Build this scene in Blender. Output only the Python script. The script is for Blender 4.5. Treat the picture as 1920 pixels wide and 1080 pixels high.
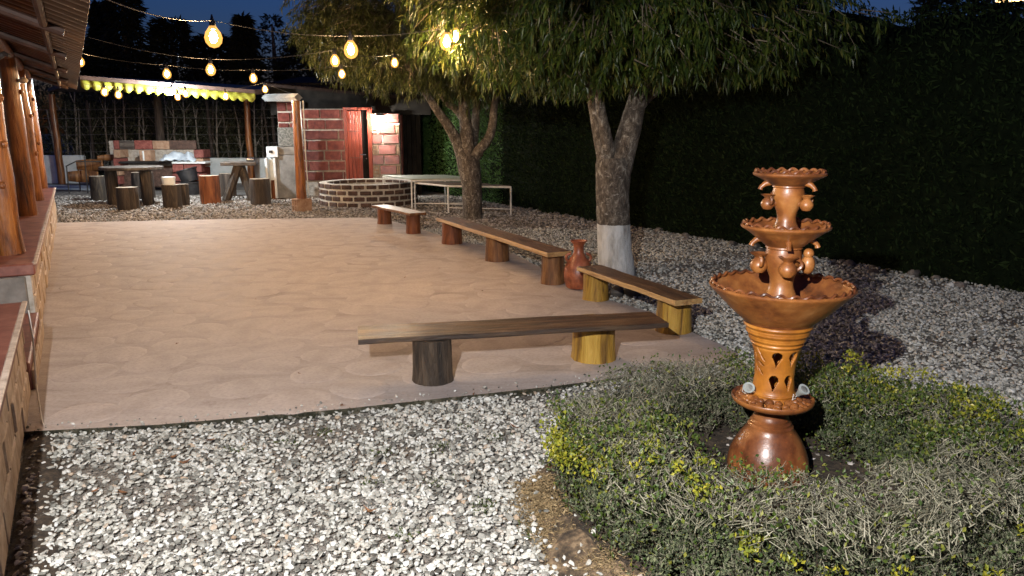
import bpy, math, random
import numpy as np
from mathutils import Vector, Matrix, Euler
R = math.radians
random.seed(11)
rng = np.random.default_rng(11)
for o in list(bpy.data.objects):
    bpy.data.objects.remove(o)
S = bpy.context.scene
COL = S.collection

# ------------------------------------------------------------------ camera
H, FPX, PITCH = 1.7, 1400.0, 12.09
CP, SP = math.cos(R(PITCH)), math.sin(R(PITCH))
cam_d = bpy.data.cameras.new('camera')
cam_d.sensor_width = 36
cam_d.lens = FPX / 1920 * 36
cam_d.clip_start, cam_d.clip_end = 0.05, 2000
cam = bpy.data.objects.new('camera', cam_d)
cam.location = (0, 0, H)
cam.rotation_euler = (R(90 - PITCH), 0, 0)
COL.objects.link(cam)
S.camera = cam

# ------------------------------------------------------------------ sky (last light of dusk, sun already set)
W = bpy.data.worlds.new('World')
S.world = W
W.use_nodes = True
nt = W.node_tree
bg = nt.nodes['Background']
sky = nt.nodes.new('ShaderNodeTexSky')
sky.sky_type = 'NISHITA'
sky.sun_disc = False
sky.sun_elevation = R(0.9)
sky.sun_rotation = R(200)
sky.ozone_density = 5.0
sky.dust_density = 0.3
wb = nt.nodes.new('ShaderNodeMixRGB'); wb.blend_type = 'MULTIPLY'; wb.inputs[0].default_value = 1
wb.inputs[2].default_value = (1.25, .95, 1.2, 1)          # the camera's warm white balance leaves the dusk violet
nt.links.new(sky.outputs[0], wb.inputs[1]); nt.links.new(wb.outputs[0], bg.inputs[0])
bg.inputs[1].default_value = 0.15

S.view_settings.view_transform = 'Standard'
S.view_settings.look = 'None'
S.view_settings.gamma = 1
S.view_settings.use_curve_mapping = False
S.view_settings.exposure = 0.1
S.render.engine = 'CYCLES'
S.cycles.use_denoising = True
S.cycles.max_bounces = 4
S.cycles.diffuse_bounces = 2
S.cycles.glossy_bounces = 2
S.cycles.transmission_bounces = 2
S.cycles.caustics_reflective = False
S.cycles.caustics_refractive = False
S.cycles.sample_clamp_indirect = 4.0

# light strengths in one place
E_WARM, E_HOUSE, E_SHELTER, W_PORCH = 1750.0, 2200.0, 5500.0, 1320.0

# ------------------------------------------------------------------ pixel helpers (photo pixels -> points)
def ray(x, y):
    u, v = (x - 960) / FPX, (540 - y) / FPX
    return Vector((u, CP + v * SP, -SP + v * CP))
def P(x, y, z=0.0):
    d = ray(x, y); return Vector((0, 0, H)) + d * ((z - H) / d.z)
def PT(x, y, Y):
    d = ray(x, y); return Vector((0, 0, H)) + d * (Y / d.y)
def zat(Y, y):
    d = ray(960, y); return H + Y * d.z / d.y
def dep(p):
    return p[1] * CP + (H - p[2]) * SP
GZ = -0.04
# yard frame: s runs along the porch wall, r to the right of it
def yd(s, r, z=0.0):
    return Vector((-2.88 - .5 * s + .866 * r, 4.13 + .866 * s + .5 * r, z))
YROT = R(30)      # turning +Y towards the wall direction

# ------------------------------------------------------------------ materials
MATS = {}
def newmat(name):
    m = bpy.data.materials.new(name); m.use_nodes = True
    n = m.node_tree.nodes; l = m.node_tree.links
    MATS[name] = m
    return m, n, l, n['Principled BSDF']
def coords(n, l, scale, rnd=True, kind='Object'):
    tc = n.new('ShaderNodeTexCoord'); mp = n.new('ShaderNodeMapping')
    mp.inputs['Scale'].default_value = scale if isinstance(scale, tuple) else (scale,) * 3
    l.new(tc.outputs[kind], mp.inputs['Vector'])
    if rnd:
        oi = n.new('ShaderNodeObjectInfo'); mul = n.new('ShaderNodeMath'); mul.operation = 'MULTIPLY'
        mul.inputs[1].default_value = 37.0
        l.new(oi.outputs['Random'], mul.inputs[0]); l.new(mul.outputs[0], mp.inputs['Location'])
    return mp.outputs[0]
def ramp(n, l, fac, stops):
    r = n.new('ShaderNodeValToRGB')
    while len(r.color_ramp.elements) < len(stops):
        r.color_ramp.elements.new(0.5)
    for e, (p, c) in zip(r.color_ramp.elements, stops):
        e.position = p; e.color = (*c, 1)
    l.new(fac, r.inputs[0])
    return r.outputs[0]
def noise(n, l, vec, scale, detail=5, rough=.6, dist=0):
    t = n.new('ShaderNodeTexNoise')
    t.inputs['Scale'].default_value = scale; t.inputs['Detail'].default_value = detail
    t.inputs['Roughness'].default_value = rough; t.inputs['Distortion'].default_value = dist
    l.new(vec, t.inputs['Vector'])
    return t.outputs['Fac']
def bump(n, l, b, h, strength, dist=.01):
    k = n.new('ShaderNodeBump'); k.inputs['Strength'].default_value = strength; k.inputs['Distance'].default_value = dist
    l.new(h, k.inputs['Height']); l.new(k.outputs[0], b.inputs['Normal'])
def tint(n, l, colsock, amount):
    """each object a little lighter or darker"""
    oi = n.new('ShaderNodeObjectInfo'); mr = n.new('ShaderNodeMapRange')
    mr.inputs['To Min'].default_value = 1 - amount; mr.inputs['To Max'].default_value = 1 + amount
    l.new(oi.outputs['Random'], mr.inputs[0])
    hs = n.new('ShaderNodeHueSaturation'); l.new(mr.outputs[0], hs.inputs['Value']); l.new(colsock, hs.inputs['Color'])
    return hs.outputs[0]
def pm(name, stops, scale=(6, 6, 6), nsc=1.0, rough=.6, bs=.4, bd=.01, coat=0, spec=.5, metal=0, detail=6, dist=0, var=.12, fine=0, rr=None):
    m, n, l, b = newmat(name)
    v = coords(n, l, scale)
    f = noise(n, l, v, nsc, detail, .62, dist)
    c = ramp(n, l, f, stops)
    if var: c = tint(n, l, c, var)
    l.new(c, b.inputs['Base Color'])
    b.inputs['Roughness'].default_value = rough
    if rr:
        mr = n.new('ShaderNodeMapRange'); mr.inputs['To Min'].default_value = rr[0]; mr.inputs['To Max'].default_value = rr[1]
        l.new(noise(n, l, v, nsc * 2.3, 3), mr.inputs[0]); l.new(mr.outputs[0], b.inputs['Roughness'])
    b.inputs['Metallic'].default_value = metal
    b.inputs['Coat Weight'].default_value = coat
    b.inputs['Coat Roughness'].default_value = .25
    b.inputs['Specular IOR Level'].default_value = spec
    h = f
    if fine:
        f2 = noise(n, l, v, nsc * fine, 3)
        ad = n.new('ShaderNodeMath'); ad.operation = 'MULTIPLY_ADD'; ad.inputs[1].default_value = .5
        l.new(f2, ad.inputs[0]); l.new(f, ad.inputs[2]); h = ad.outputs[0]
    if bs: bump(n, l, b, h, bs, bd)
    return m
def g3(a, b, c):
    return [(.33, a), (.5, b), (.67, c)]
# varnished and stained timber, grain along local Z
def wood(name, a, b, c, rough=.42, coat=.25, axis='z', var=.15, bs=.6):
    sc = {'z': (9, 9, 1.1), 'x': (1.1, 9, 9)}[axis]
    return pm(name, g3(a, b, c), sc, 1.6, rough, bs, .03, coat, .4, 0, 8, .8, var, 6, (rough - .12, rough + .2))
wood('post_wood', (.035, .010, .003), (.20, .065, .013), (.36, .14, .03), .36, .35)
wood('yellow_log', (.12, .06, .012), (.34, .19, .025), (.46, .29, .05), .5, .1)
wood('brown_log', (.05, .02, .008), (.16, .068, .022), (.28, .135, .048), .5, .12)
wood('orange_log', (.06, .018, .006), (.17, .05, .014), (.26, .09, .026), .5, .15)
wood('dark_log', (.012, .009, .007), (.042, .029, .019), (.10, .07, .045), .6, .05, bs=.9)
wood('grey_log', (.016, .012, .010), (.042, .030, .022), (.085, .063, .048), .7, 0, bs=.9)
wood('bench_plank', (.03, .013, .006), (.105, .05, .02), (.23, .12, .05), .42, .15, 'x', bs=1.0)
wood('plank_light', (.26, .14, .05), (.40, .24, .09), (.48, .31, .13), .5, .1, 'x')
wood('plank_pale', (.30, .30, .29), (.48, .48, .47), (.6, .6, .6), .5, .1, 'x')
wood('plank_edge_dark', (.02, .012, .008), (.05, .03, .018), (.10, .06, .03), .5, .1, 'x')
wood('door_wood', (.09, .014, .008), (.19, .03, .016), (.27, .052, .026), .42, .15)
wood('table_wood', (.03, .023, .018), (.075, .06, .05), (.15, .125, .10), .6, 0, 'x')
pm('cut_end', g3((.16, .12, .08), (.28, .22, .16), (.36, .3, .22)), 14, 1, .7, .3)
pm('red_floor', g3((.20, .055, .03), (.29, .085, .048), (.34, .12, .07)), 3, 1, .5, .15, var=0)
pm('red_coping', g3((.13, .04, .028), (.21, .07, .048), (.30, .125, .09)), 6, 1, .5, .25, var=0)
pm('plaster_edge', g3((.34, .25, .2), (.48, .38, .3), (.6, .5, .42)), 12, 1, .7, .3, var=0)
pm('cream_stone', g3((.30, .20, .12), (.46, .34, .23), (.58, .46, .34)), 7, 1.2, .75, .8, .02, var=.15)
pm('grey_plaster', g3((.13, .125, .112), (.2, .187, .167), (.27, .256, .235)), 5, 1, .8, .3)
pm('mortar', g3((.36, .33, .28), (.5, .47, .41), (.58, .55, .5)), 14, 1, .85, .5)
pm('mortar_dim', g3((.22, .19, .16), (.34, .3, .25), (.44, .4, .34)), 14, 1, .85, .5)
pm('old_brick', g3((.035, .02, .014), (.075, .042, .03), (.12, .07, .05)), 14, 1, .8, .6, var=.3)
pm('red_brick', g3((.13, .034, .027), (.21, .06, .046), (.28, .10, .078)), 10, 1, .8, .5, var=.2)
pm('tan_brick', g3((.24, .13, .075), (.33, .2, .125), (.4, .27, .18)), 10, 1, .8, .4, var=.15)
pm('concrete', g3((.12, .12, .117), (.18, .18, .176), (.25, .25, .24)), 4, 1, .8, .25, var=.08, fine=8)
pm('rough_concrete', g3((.05, .05, .046), (.14, .145, .135), (.27, .275, .255)), 22, 1, .9, .8, var=.05)
pm('white_paint', g3((.55, .6, .58), (.68, .71, .69), (.76, .78, .76)), 4, 1, .6, .15, var=.03)
pm('white_enamel', g3((.62, .66, .68), (.7, .74, .76), (.76, .79, .8)), 3, 1, .3, .03, var=.02)
pm('black_metal', g3((.012, .012, .012), (.022, .021, .02), (.04, .038, .036)), 9, 1, .45, .1, spec=.5)
pm('black_rubber', g3((.012, .012, .013), (.022, .022, .024), (.035, .035, .037)), 9, 1, .42, .1)
pm('white_metal', g3((.5, .48, .44), (.64, .62, .58), (.7, .68, .65)), 9, 1, .4, .05)
pm('green_top', g3((.20, .24, .17), (.29, .33, .25), (.37, .4, .32)), 5, 1, .55, .1)
pm('roof_sheet', g3((.028, .015, .009), (.05, .027, .015), (.085, .046, .026)), 3, 1, .32, .1, metal=.35, rr=(.2, .45))
pm('dark_roof', g3((.010, .007, .006), (.018, .012, .010), (.028, .018, .015)), 4, 1, .9, .1, spec=.08)
pm('brown_roof', g3((.03, .015, .01), (.05, .026, .018), (.075, .04, .03)), 5, 1, .6, .2)
pm('dark_boards', g3((.006, .0055, .005), (.011, .010, .009), (.018, .016, .014)), 4, 1, .95, .2, spec=.08)
pm('yellow_cloth', g3((.15, .14, .008), (.21, .2, .012), (.26, .25, .02)), 6, 1, .7, .2, var=0)
pm('grey_cloth', g3((.38, .44, .5), (.52, .58, .63), (.62, .67, .71)), 4, 1, .55, .3, var=0)
pm('cable', g3((.02, .02, .02), (.03, .03, .03), (.05, .05, .05)), 9, 1, .5, 0)
pm('wire', g3((.12, .11, .1), (.2, .19, .18), (.28, .27, .26)), 9, 1, .45, 0, metal=.5)
pm('white_cord', g3((.4, .38, .34), (.5, .48, .44), (.55, .53, .5)), 9, 1, .6, 0)
pm('stone', g3((.06, .052, .045), (.14, .12, .105), (.28, .255, .23)), 9, 1, .85, .6, var=.35)
pm('dark_stone', g3((.03, .026, .024), (.055, .05, .045), (.09, .08, .07)), 9, 1, .7, .6, var=.1)
pm('soil', [(.36, (.02, .014, .009)), (.5, (.08, .055, .032)), (.62, (.22, .155, .09))], 16, 1, .95, 1.0, .02, var=0, detail=10)
pm('humus_shade', [(.3, (.012, .009, .006)), (.5, (.035, .025, .016)), (.7, (.09, .065, .04))], 26, 1, .95, 1.0, .02, var=0, detail=10)
pm('dead_leaf', g3((.10, .04, .02), (.18, .08, .035), (.28, .14, .06)), 20, 1, .7, .3, var=.3)
pm('terracotta_jar', g3((.13, .035, .015), (.27, .075, .03), (.38, .13, .06)), 9, 1.2, .45, .25, coat=.15, var=0)
pm('glaze', [(.3, (.05, .017, .006)), (.45, (.17, .056, .014)), (.57, (.27, .10, .023)), (.72, (.40, .18, .055))], 4.5, 1.3, .4, .35, .008, coat=.22, var=0, fine=7, rr=(.3, .6))
pm('glaze_amber', [(.28, (.12, .035, .006)), (.45, (.30, .105, .012)), (.58, (.40, .15, .018)), (.75, (.5, .22, .04))], 5, 1.3, .3, .2, .006, coat=.2, var=0, fine=7, rr=(.3, .6))
pm('glaze_dark', g3((.045, .014, .006), (.14, .044, .014), (.26, .10, .032)), 5, 1.3, .36, .3, .008, coat=.25, var=0, fine=7)
pm('lamp_plastic', g3((.16, .18, .17), (.26, .29, .28), (.33, .36, .35)), 12, 1, .5, .1)
pm('chrome', g3((.5, .5, .5), (.6, .6, .6), (.7, .7, .7)), 5, 1, .25, 0, metal=1)
pm('pale_bark', g3((.14, .115, .085), (.26, .225, .175), (.38, .34, .28)), (9, 9, 3), 1.4, .8, .5)
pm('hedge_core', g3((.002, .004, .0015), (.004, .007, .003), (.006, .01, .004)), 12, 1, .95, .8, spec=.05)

# hollow clay block, ribbed along its length
def rib_brick():
    m, n, l, b = newmat('ribbed_brick')
    v = coords(n, l, 9)
    c = tint(n, l, ramp(n, l, noise(n, l, v, 1), g3((.11, .022, .016), (.18, .038, .026), (.25, .07, .048))), .18)
    l.new(c, b.inputs['Base Color']); b.inputs['Roughness'].default_value = .7
    tc = n.new('ShaderNodeTexCoord'); wv = n.new('ShaderNodeTexWave')
    wv.wave_type = 'BANDS'; wv.bands_direction = 'Z'; wv.inputs['Scale'].default_value = 11; wv.inputs['Distortion'].default_value = .4
    l.new(tc.outputs['Object'], wv.inputs['Vector']); bump(n, l, b, wv.outputs['Fac'], .9, .02)
rib_brick()

def paving(nm, k):
    m, n, l, b = newmat(nm)
    v = coords(n, l, (1, 1, 1), False)
    vs = coords(n, l, (.55, 2.4, 1), False)
    a = noise(n, l, vs, 1.3, 8, .65, .6)
    c1 = ramp(n, l, a, [(.30, (.29, .245, .22)), (.43, (.40, .345, .315)), (.56, (.47, .41, .38)), (.74, (.56, .50, .47))])
    f = noise(n, l, v, 38, 5, .7)
    mx = n.new('ShaderNodeMixRGB'); mx.blend_type = 'MULTIPLY'; mx.inputs[0].default_value = .45
    l.new(c1, mx.inputs[1]); l.new(ramp(n, l, f, [(.35, (.62, .6, .58)), (.55, (1, 1, 1))]), mx.inputs[2])
    st = noise(n, l, v, 2.1, 9, .72, 1.5)
    m2 = n.new('ShaderNodeMixRGB'); m2.blend_type = 'MULTIPLY'; m2.inputs[0].default_value = .7
    l.new(mx.outputs[0], m2.inputs[1]); l.new(ramp(n, l, st, [(.30, (.58, .54, .5)), (.40, (1, 1, 1))]), m2.inputs[2])
    m3 = n.new('ShaderNodeMixRGB'); m3.blend_type = 'MULTIPLY'; m3.inputs[0].default_value = 1; m3.inputs[2].default_value = (k, k * .985, k * .97, 1)
    l.new(m2.outputs[0], m3.inputs[1]); l.new(m3.outputs[0], b.inputs['Base Color'])
    mr = n.new('ShaderNodeMapRange'); mr.inputs['To Min'].default_value = .62; mr.inputs['To Max'].default_value = .9; b.inputs['Specular IOR Level'].default_value = .3
    l.new(a, mr.inputs[0]); l.new(mr.outputs[0], b.inputs['Roughness'])
    ad = n.new('ShaderNodeMath'); ad.operation = 'MULTIPLY_ADD'; ad.inputs[1].default_value = .25
    l.new(f, ad.inputs[0]); l.new(noise(n, l, vs, 3.2, 6, .6, .8), ad.inputs[2])
    bump(n, l, b, ad.outputs[0], .28, .02)
paving('paving', 1.0); paving('paving_joint', .92)
pm('moss_edge', g3((.012, .011, .007), (.04, .037, .022), (.12, .105, .08)), 12, 1, .95, .6, var=0)

def ground():
    m, n, l, b = newmat('ground')
    v = coords(n, l, 1, False)
    c = ramp(n, l, noise(n, l, v, 55, 4, .7), [(.3, (.09, .08, .068)), (.5, (.24, .225, .20)), (.68, (.46, .44, .41))])
    k = noise(n, l, v, 1.2, 4)
    mx = n.new('ShaderNodeMixRGB'); mx.blend_type = 'MULTIPLY'; mx.inputs[0].default_value = 1
    l.new(c, mx.inputs[1]); l.new(ramp(n, l, k, [(.35, (.55, .5, .45)), (.6, (1, 1, 1))]), mx.inputs[2])
    l.new(mx.outputs[0], b.inputs['Base Color']); b.inputs['Roughness'].default_value = .9
    bump(n, l, b, noise(n, l, v, 60, 3), 1.0, .03)
ground()

def island(name, stops, rough=.6, transl=0, nsc=20, nmix=.3, spec=.4, coat=0):
    """colour picked per loose piece (pebble, leaf, twig)"""
    m, n, l, b = newmat(name)
    g = n.new('ShaderNodeNewGeometry')
    c = ramp(n, l, g.outputs['Random Per Island'], stops)
    v = coords(n, l, 1, False)
    mx = n.new('ShaderNodeMixRGB'); mx.blend_type = 'MULTIPLY'; mx.inputs[0].default_value = nmix
    l.new(c, mx.inputs[1]); l.new(ramp(n, l, noise(n, l, v, nsc, 4), [(.35, (.45, .42, .4)), (.6, (1, 1, 1))]), mx.inputs[2])
    l.new(mx.outputs[0], b.inputs['Base Color'])
    b.inputs['Roughness'].default_value = rough; b.inputs['Specular IOR Level'].default_value = spec; b.inputs['Coat Weight'].default_value = coat
    if transl:
        t = n.new('ShaderNodeBsdfTranslucent'); ms = n.new('ShaderNodeMixShader'); ms.inputs[0].default_value = transl
        l.new(mx.outputs[0], t.inputs[0]); l.new(b.outputs[0], ms.inputs[1]); l.new(t.outputs[0], ms.inputs[2])
        l.new(ms.outputs[0], n['Material Output'].inputs[0])
    return m
island('gravel', [(0, (.07, .068, .06)), (.12, (.17, .17, .15)), (.27, (.31, .31, .28)), (.45, (.42, .415, .37)), (.7, (.52, .525, .48)), (.92, (.64, .655, .63)), (1, (.40, .31, .22))], .75, 0, 45, .5)
island('gravel_far', [(0, (.07, .06, .05)), (.3, (.19, .165, .14)), (.65, (.33, .3, .27)), (1, (.5, .47, .44))], .8, 0, 30, .5)
island('leaf_big', [(0, (.014, .028, .005)), (.5, (.038, .064, .009)), (.85, (.075, .10, .013)), (1, (.13, .12, .025))], .42, .22, 3, .3)
island('leaf_olive', [(0, (.022, .032, .008)), (.5, (.05, .065, .014)), (1, (.10, .105, .028))], .45, .22, 3, .3)
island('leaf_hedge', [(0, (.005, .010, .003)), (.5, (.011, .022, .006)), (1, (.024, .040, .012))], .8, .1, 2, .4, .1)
island('leaf_cypress_lit', [(0, (.045, .11, .025)), (.5, (.075, .17, .04)), (1, (.11, .21, .06))], .6, .2, 2, .3)
island('leaf_dark', [(0, (.012, .016, .008)), (1, (.03, .035, .016))], .7, .1, 2, .3)
island('leaf_weed', [(0, (.03, .05, .012)), (1, (.09, .12, .03))], .6, .2, 6, .3)
island('leaf_thicket', [(0, (.03, .035, .016)), (.6, (.08, .085, .04)), (1, (.16, .155, .09))], .7, .15, 2, .4)
island('leaf_box', [(0, (.03, .06, .012)), (.5, (.06, .095, .016)), (.8, (.11, .135, .02)), (1, (.19, .19, .03))], .45, .2, 6, .3)
island('leaf_yellow', [(0, (.12, .15, .015)), (.6, (.23, .24, .02)), (1, (.36, .32, .035))], .45, .2, 6, .2)
island('twig', [(0, (.04, .038, .025)), (.4, (.13, .128, .085)), (.75, (.23, .222, .155)), (1, (.33, .31, .235))], .8, 0, 9, .4)
island('pale_twig', [(0, (.07, .055, .035)), (1, (.2, .165, .11))], .8, 0, 9, .4)
island('old_wood_shaded', [(0, (.014, .011, .007)), (.6, (.04, .034, .022)), (1, (.085, .075, .05))], .85, 0, 9, .4)
island('twig_green', [(0, (.02, .03, .012)), (.5, (.055, .072, .03)), (1, (.13, .145, .075))], .8, 0, 9, .4)
island('dry_grass', [(0, (.10, .07, .035)), (.5, (.25, .18, .09)), (1, (.40, .30, .16))], .85, .1, 9, .3)

def bark(name, white_z=None):
    m, n, l, b = newmat(name)
    v = coords(n, l, (11, 11, 6), False)
    c = ramp(n, l, noise(n, l, v, 1.5, 9, .75, .8), [(.33, (.016, .012, .009)), (.46, (.065, .05, .037)), (.56, (.15, .125, .095)), (.66, (.42, .39, .33))])
    f = noise(n, l, coords(n, l, (14, 14, 46), False), 1, 5, .7)
    mx = n.new('ShaderNodeMixRGB'); mx.inputs[2].default_value = (.52, .49, .43, 1)
    l.new(ramp(n, l, f, [(.60, (0, 0, 0)), (.68, (.6, .6, .6))]), mx.inputs[0]); l.new(c, mx.inputs[1])
    out = mx.outputs[0]
    if white_z is not None:                       # limewashed foot of the trunk, ragged upper edge
        tc = n.new('ShaderNodeTexCoord'); sx = n.new('ShaderNodeSeparateXYZ'); l.new(tc.outputs['Object'], sx.inputs[0])
        ad = n.new('ShaderNodeMath'); ad.operation = 'MULTIPLY_ADD'; ad.inputs[1].default_value = .05
        l.new(noise(n, l, coords(n, l, 9, False), 1, 3), ad.inputs[0]); l.new(sx.outputs[2], ad.inputs[2])
        lt = n.new('ShaderNodeMath'); lt.operation = 'LESS_THAN'; lt.inputs[1].default_value = white_z + .025
        l.new(ad.outputs[0], lt.inputs[0])
        wc = ramp(n, l, noise(n, l, coords(n, l, (7, 7, 2), False), 1.4, 6, .7), [(.3, (.2, .19, .17)), (.45, (.45, .45, .43)), (.6, (.62, .63, .62))])
        m2 = n.new('ShaderNodeMixRGB'); l.new(lt.outputs[0], m2.inputs[0]); l.new(out, m2.inputs[1]); l.new(wc, m2.inputs[2]); out = m2.outputs[0]
    l.new(out, b.inputs['Base Color']); b.inputs['Roughness'].default_value = .8
    bump(n, l, b, noise(n, l, v, 2.2, 8, .7), 1.0, .03)
bark('bark')

def emit(name, col, strength):
    m, n, l, b = newmat(name)
    b.inputs['Base Color'].default_value = (.9, .85, .8, 1)
    b.inputs['Emission Color'].default_value = (*col, 1); b.inputs['Emission Strength'].default_value = strength
emit('warm_bulb', (1.0, .67, .36), E_WARM)
def amber_glass():
    m, n, l, b = newmat('amber_glass')
    tr = n.new('ShaderNodeBsdfTransparent'); tr.inputs[0].default_value = (1, .93, .82, 1)
    em = n.new('ShaderNodeEmission'); em.inputs[0].default_value = (1, .46, .10, 1); em.inputs[1].default_value = 3.4
    mx = n.new('ShaderNodeMixShader'); mx.inputs[0].default_value = .27
    l.new(tr.outputs[0], mx.inputs[1]); l.new(em.outputs[0], mx.inputs[2]); l.new(mx.outputs[0], n['Material Output'].inputs[0])
amber_glass()
emit('house_bulb', (1.0, .93, .82), E_HOUSE)
emit('shelter_bulb', (.86, .95, 1.0), E_SHELTER)
emit('far_glow', (1.0, .6, .22), 6.0)

# ------------------------------------------------------------------ mesh helpers
def wloc(o):
    v = Vector((0, 0, 0))
    while o is not None:
        v += o.location; o = o.parent
    return v
def link(o, parent):
    COL.objects.link(o)
    if parent is not None: o.parent = parent
class MB:
    def __init__(s): s.v, s.f, s.m = [], [], []
    def add(s, vs, fs, mi=0):
        k = len(s.v); s.v += [tuple(x) for x in vs]
        s.f += [tuple(i + k for i in f) for f in fs]; s.m += [mi] * len(fs); return s
    def box(s, c, d, rot=None, mi=0, ch=0.0):
        c = Vector(c); hx, hy, hz = d[0] / 2, d[1] / 2, d[2] / 2
        if not ch:
            vs = [Vector((x * hx, y * hy, z * hz)) for x in (-1, 1) for y in (-1, 1) for z in (-1, 1)]
            fs = [(0, 1, 3, 2), (4, 6, 7, 5), (0, 4, 5, 1), (2, 3, 7, 6), (0, 2, 6, 4), (1, 5, 7, 3)]
        else:
            vs, ix = [], {}
            for a in range(3):
                for x in (-1, 1):
                    for y in (-1, 1):
                        for z in (-1, 1):
                            q = [x * (hx - ch), y * (hy - ch), z * (hz - ch)]
                            q[a] = (x * hx, y * hy, z * hz)[a]
                            ix[(a, x, y, z)] = len(vs); vs.append(Vector(q))
            fs = []
            for a in range(3):
                b_, c_ = (a + 1) % 3, (a + 2) % 3
                for sg in (-1, 1):
                    q = []
                    for (p1, p2) in ((-1, -1), (1, -1), (1, 1), (-1, 1)):
                        k = [0, 0, 0]; k[a] = sg; k[b_] = p1; k[c_] = p2; q.append(ix[(a, *k)])
                    fs.append(tuple(q if sg > 0 else q[::-1]))
                for p1 in (-1, 1):
                    for p2 in (-1, 1):
                        q = []
                        for (ax, sg) in ((b_, -1), (b_, 1), (c_, 1), (c_, -1)):
                            k = [0, 0, 0]; k[a] = sg; k[b_] = p1; k[c_] = p2; q.append(ix[(ax, *k)])
                        fs.append(tuple(q if p1 * p2 > 0 else q[::-1]))
            for x in (-1, 1):
                for y in (-1, 1):
                    for z in (-1, 1):
                        q = (ix[(0, x, y, z)], ix[(1, x, y, z)], ix[(2, x, y, z)])
                        fs.append(q if x * y * z > 0 else q[::-1])
        if rot is not None:
            if not isinstance(rot, Matrix): rot = Matrix.Rotation(rot, 3, 'Z')
            vs = [rot @ q for q in vs]
        return s.add([c + q for q in vs], fs, mi)
    def tube(s, path, rad, n=10, jit=0, caps=True, mi=0, capmi=None, seed=0, closed=False):
        rg = random.Random(seed + 5)
        path = [Vector(p) for p in path]
        if not isinstance(rad, (list, tuple)): rad = [rad] * len(path)
        vs = []; L = len(path)
        ph = [rg.uniform(-1, 1) for _ in range(n)]
        for i, p in enumerate(path):
            if closed: t = path[(i + 1) % L] - path[i - 1]
            else: t = path[min(i + 1, L - 1)] - path[max(i - 1, 0)]
            t.normalize()
            a = Vector((0, 1, 0)) if abs(t.y) < .9 else Vector((1, 0, 0))
            e1 = (a - t * a.dot(t)).normalized(); e2 = t.cross(e1)
            for k in range(n):
                an = 2 * math.pi * k / n
                rr = rad[i] * (1 + jit * (.6 * ph[k] + .4 * rg.uniform(-1, 1)))
                vs.append(p + (e1 * math.cos(an) + e2 * math.sin(an)) * rr)
        fs = []
        for i in range(L if closed else L - 1):
            j = (i + 1) % L
            for k in range(n):
                fs.append((i * n + k, i * n + (k + 1) % n, j * n + (k + 1) % n, j * n + k))
        s.add(vs, fs, mi)
        if caps and not closed:
            cm = mi if capmi is None else capmi
            s.add(vs[:n], [tuple(range(n))[::-1]], cm)
            s.add(vs[-n:], [tuple(range(n))], cm)
        return s
    def lathe(s, prof, n=32, c=(0, 0, 0), mi=0, wob=None):
        c = Vector(c); vs = []
        for (r, z) in prof:
            for k in range(n):
                a = 2 * math.pi * k / n
                vs.append(c + Vector((r * math.cos(a), r * math.sin(a), z)))
        fs = [(i * n + k, i * n + (k + 1) % n, (i + 1) * n + (k + 1) % n, (i + 1) * n + k) for i in range(len(prof) - 1) for k in range(n)]
        s.add(vs, fs, mi)
        if prof[0][0] > 1e-4: s.add(vs[:n], [tuple(range(n))[::-1]], mi)
        if prof[-1][0] > 1e-4: s.add(vs[-n:], [tuple(range(n))], mi)
        return s
    def ball(s, c, r, n=10, m=6, sc=(1, 1, 1), jit=0, seed=0, mi=0):
        rg = random.Random(seed); c = Vector(c); vs = [c + Vector((0, 0, -r * sc[2]))]
        for i in range(1, m):
            th = math.pi * i / m
            for k in range(n):
                a = 2 * math.pi * k / n; q = 1 + jit * rg.uniform(-1, 1)
                vs.append(c + Vector((math.sin(th) * math.cos(a) * sc[0], math.sin(th) * math.sin(a) * sc[1], -math.cos(th) * sc[2])) * r * q)
        vs.append(c + Vector((0, 0, r * sc[2])))
        fs = [(0, 1 + (k + 1) % n, 1 + k) for k in range(n)]
        for i in range(m - 2):
            fs += [(1 + i * n + k, 1 + i * n + (k + 1) % n, 1 + (i + 1) * n + (k + 1) % n, 1 + (i + 1) * n + k) for k in range(n)]
        t = len(vs) - 1; o = 1 + (m - 2) * n
        fs += [(t, o + k, o + (k + 1) % n) for k in range(n)]
        return s.add(vs, fs, mi)
    def mesh(s, name, mats, org=(0, 0, 0), smooth=True, ang=38):
        org = Vector(org); me = bpy.data.meshes.new(name)
        me.from_pydata([tuple(Vector(q) - org) for q in s.v], [], s.f)
        for k in (mats if isinstance(mats, (list, tuple)) else [mats]): me.materials.append(MATS[k])
        if any(s.m): me.polygons.foreach_set('material_index', s.m)
        if smooth:
            me.shade_smooth(); me.set_sharp_from_angle(angle=R(ang))
        me.update(); return me
    def build(s, name, mats, parent=None, org=None, smooth=True, ang=38):
        """one mesh object from points given in world space"""
        pw = wloc(parent) if parent is not None else Vector((0, 0, 0))
        org = pw if org is None else Vector(org)
        o = bpy.data.objects.new(name, s.mesh(name, mats, org, smooth, ang))
        o.location = org - pw
        link(o, parent); return o
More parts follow.
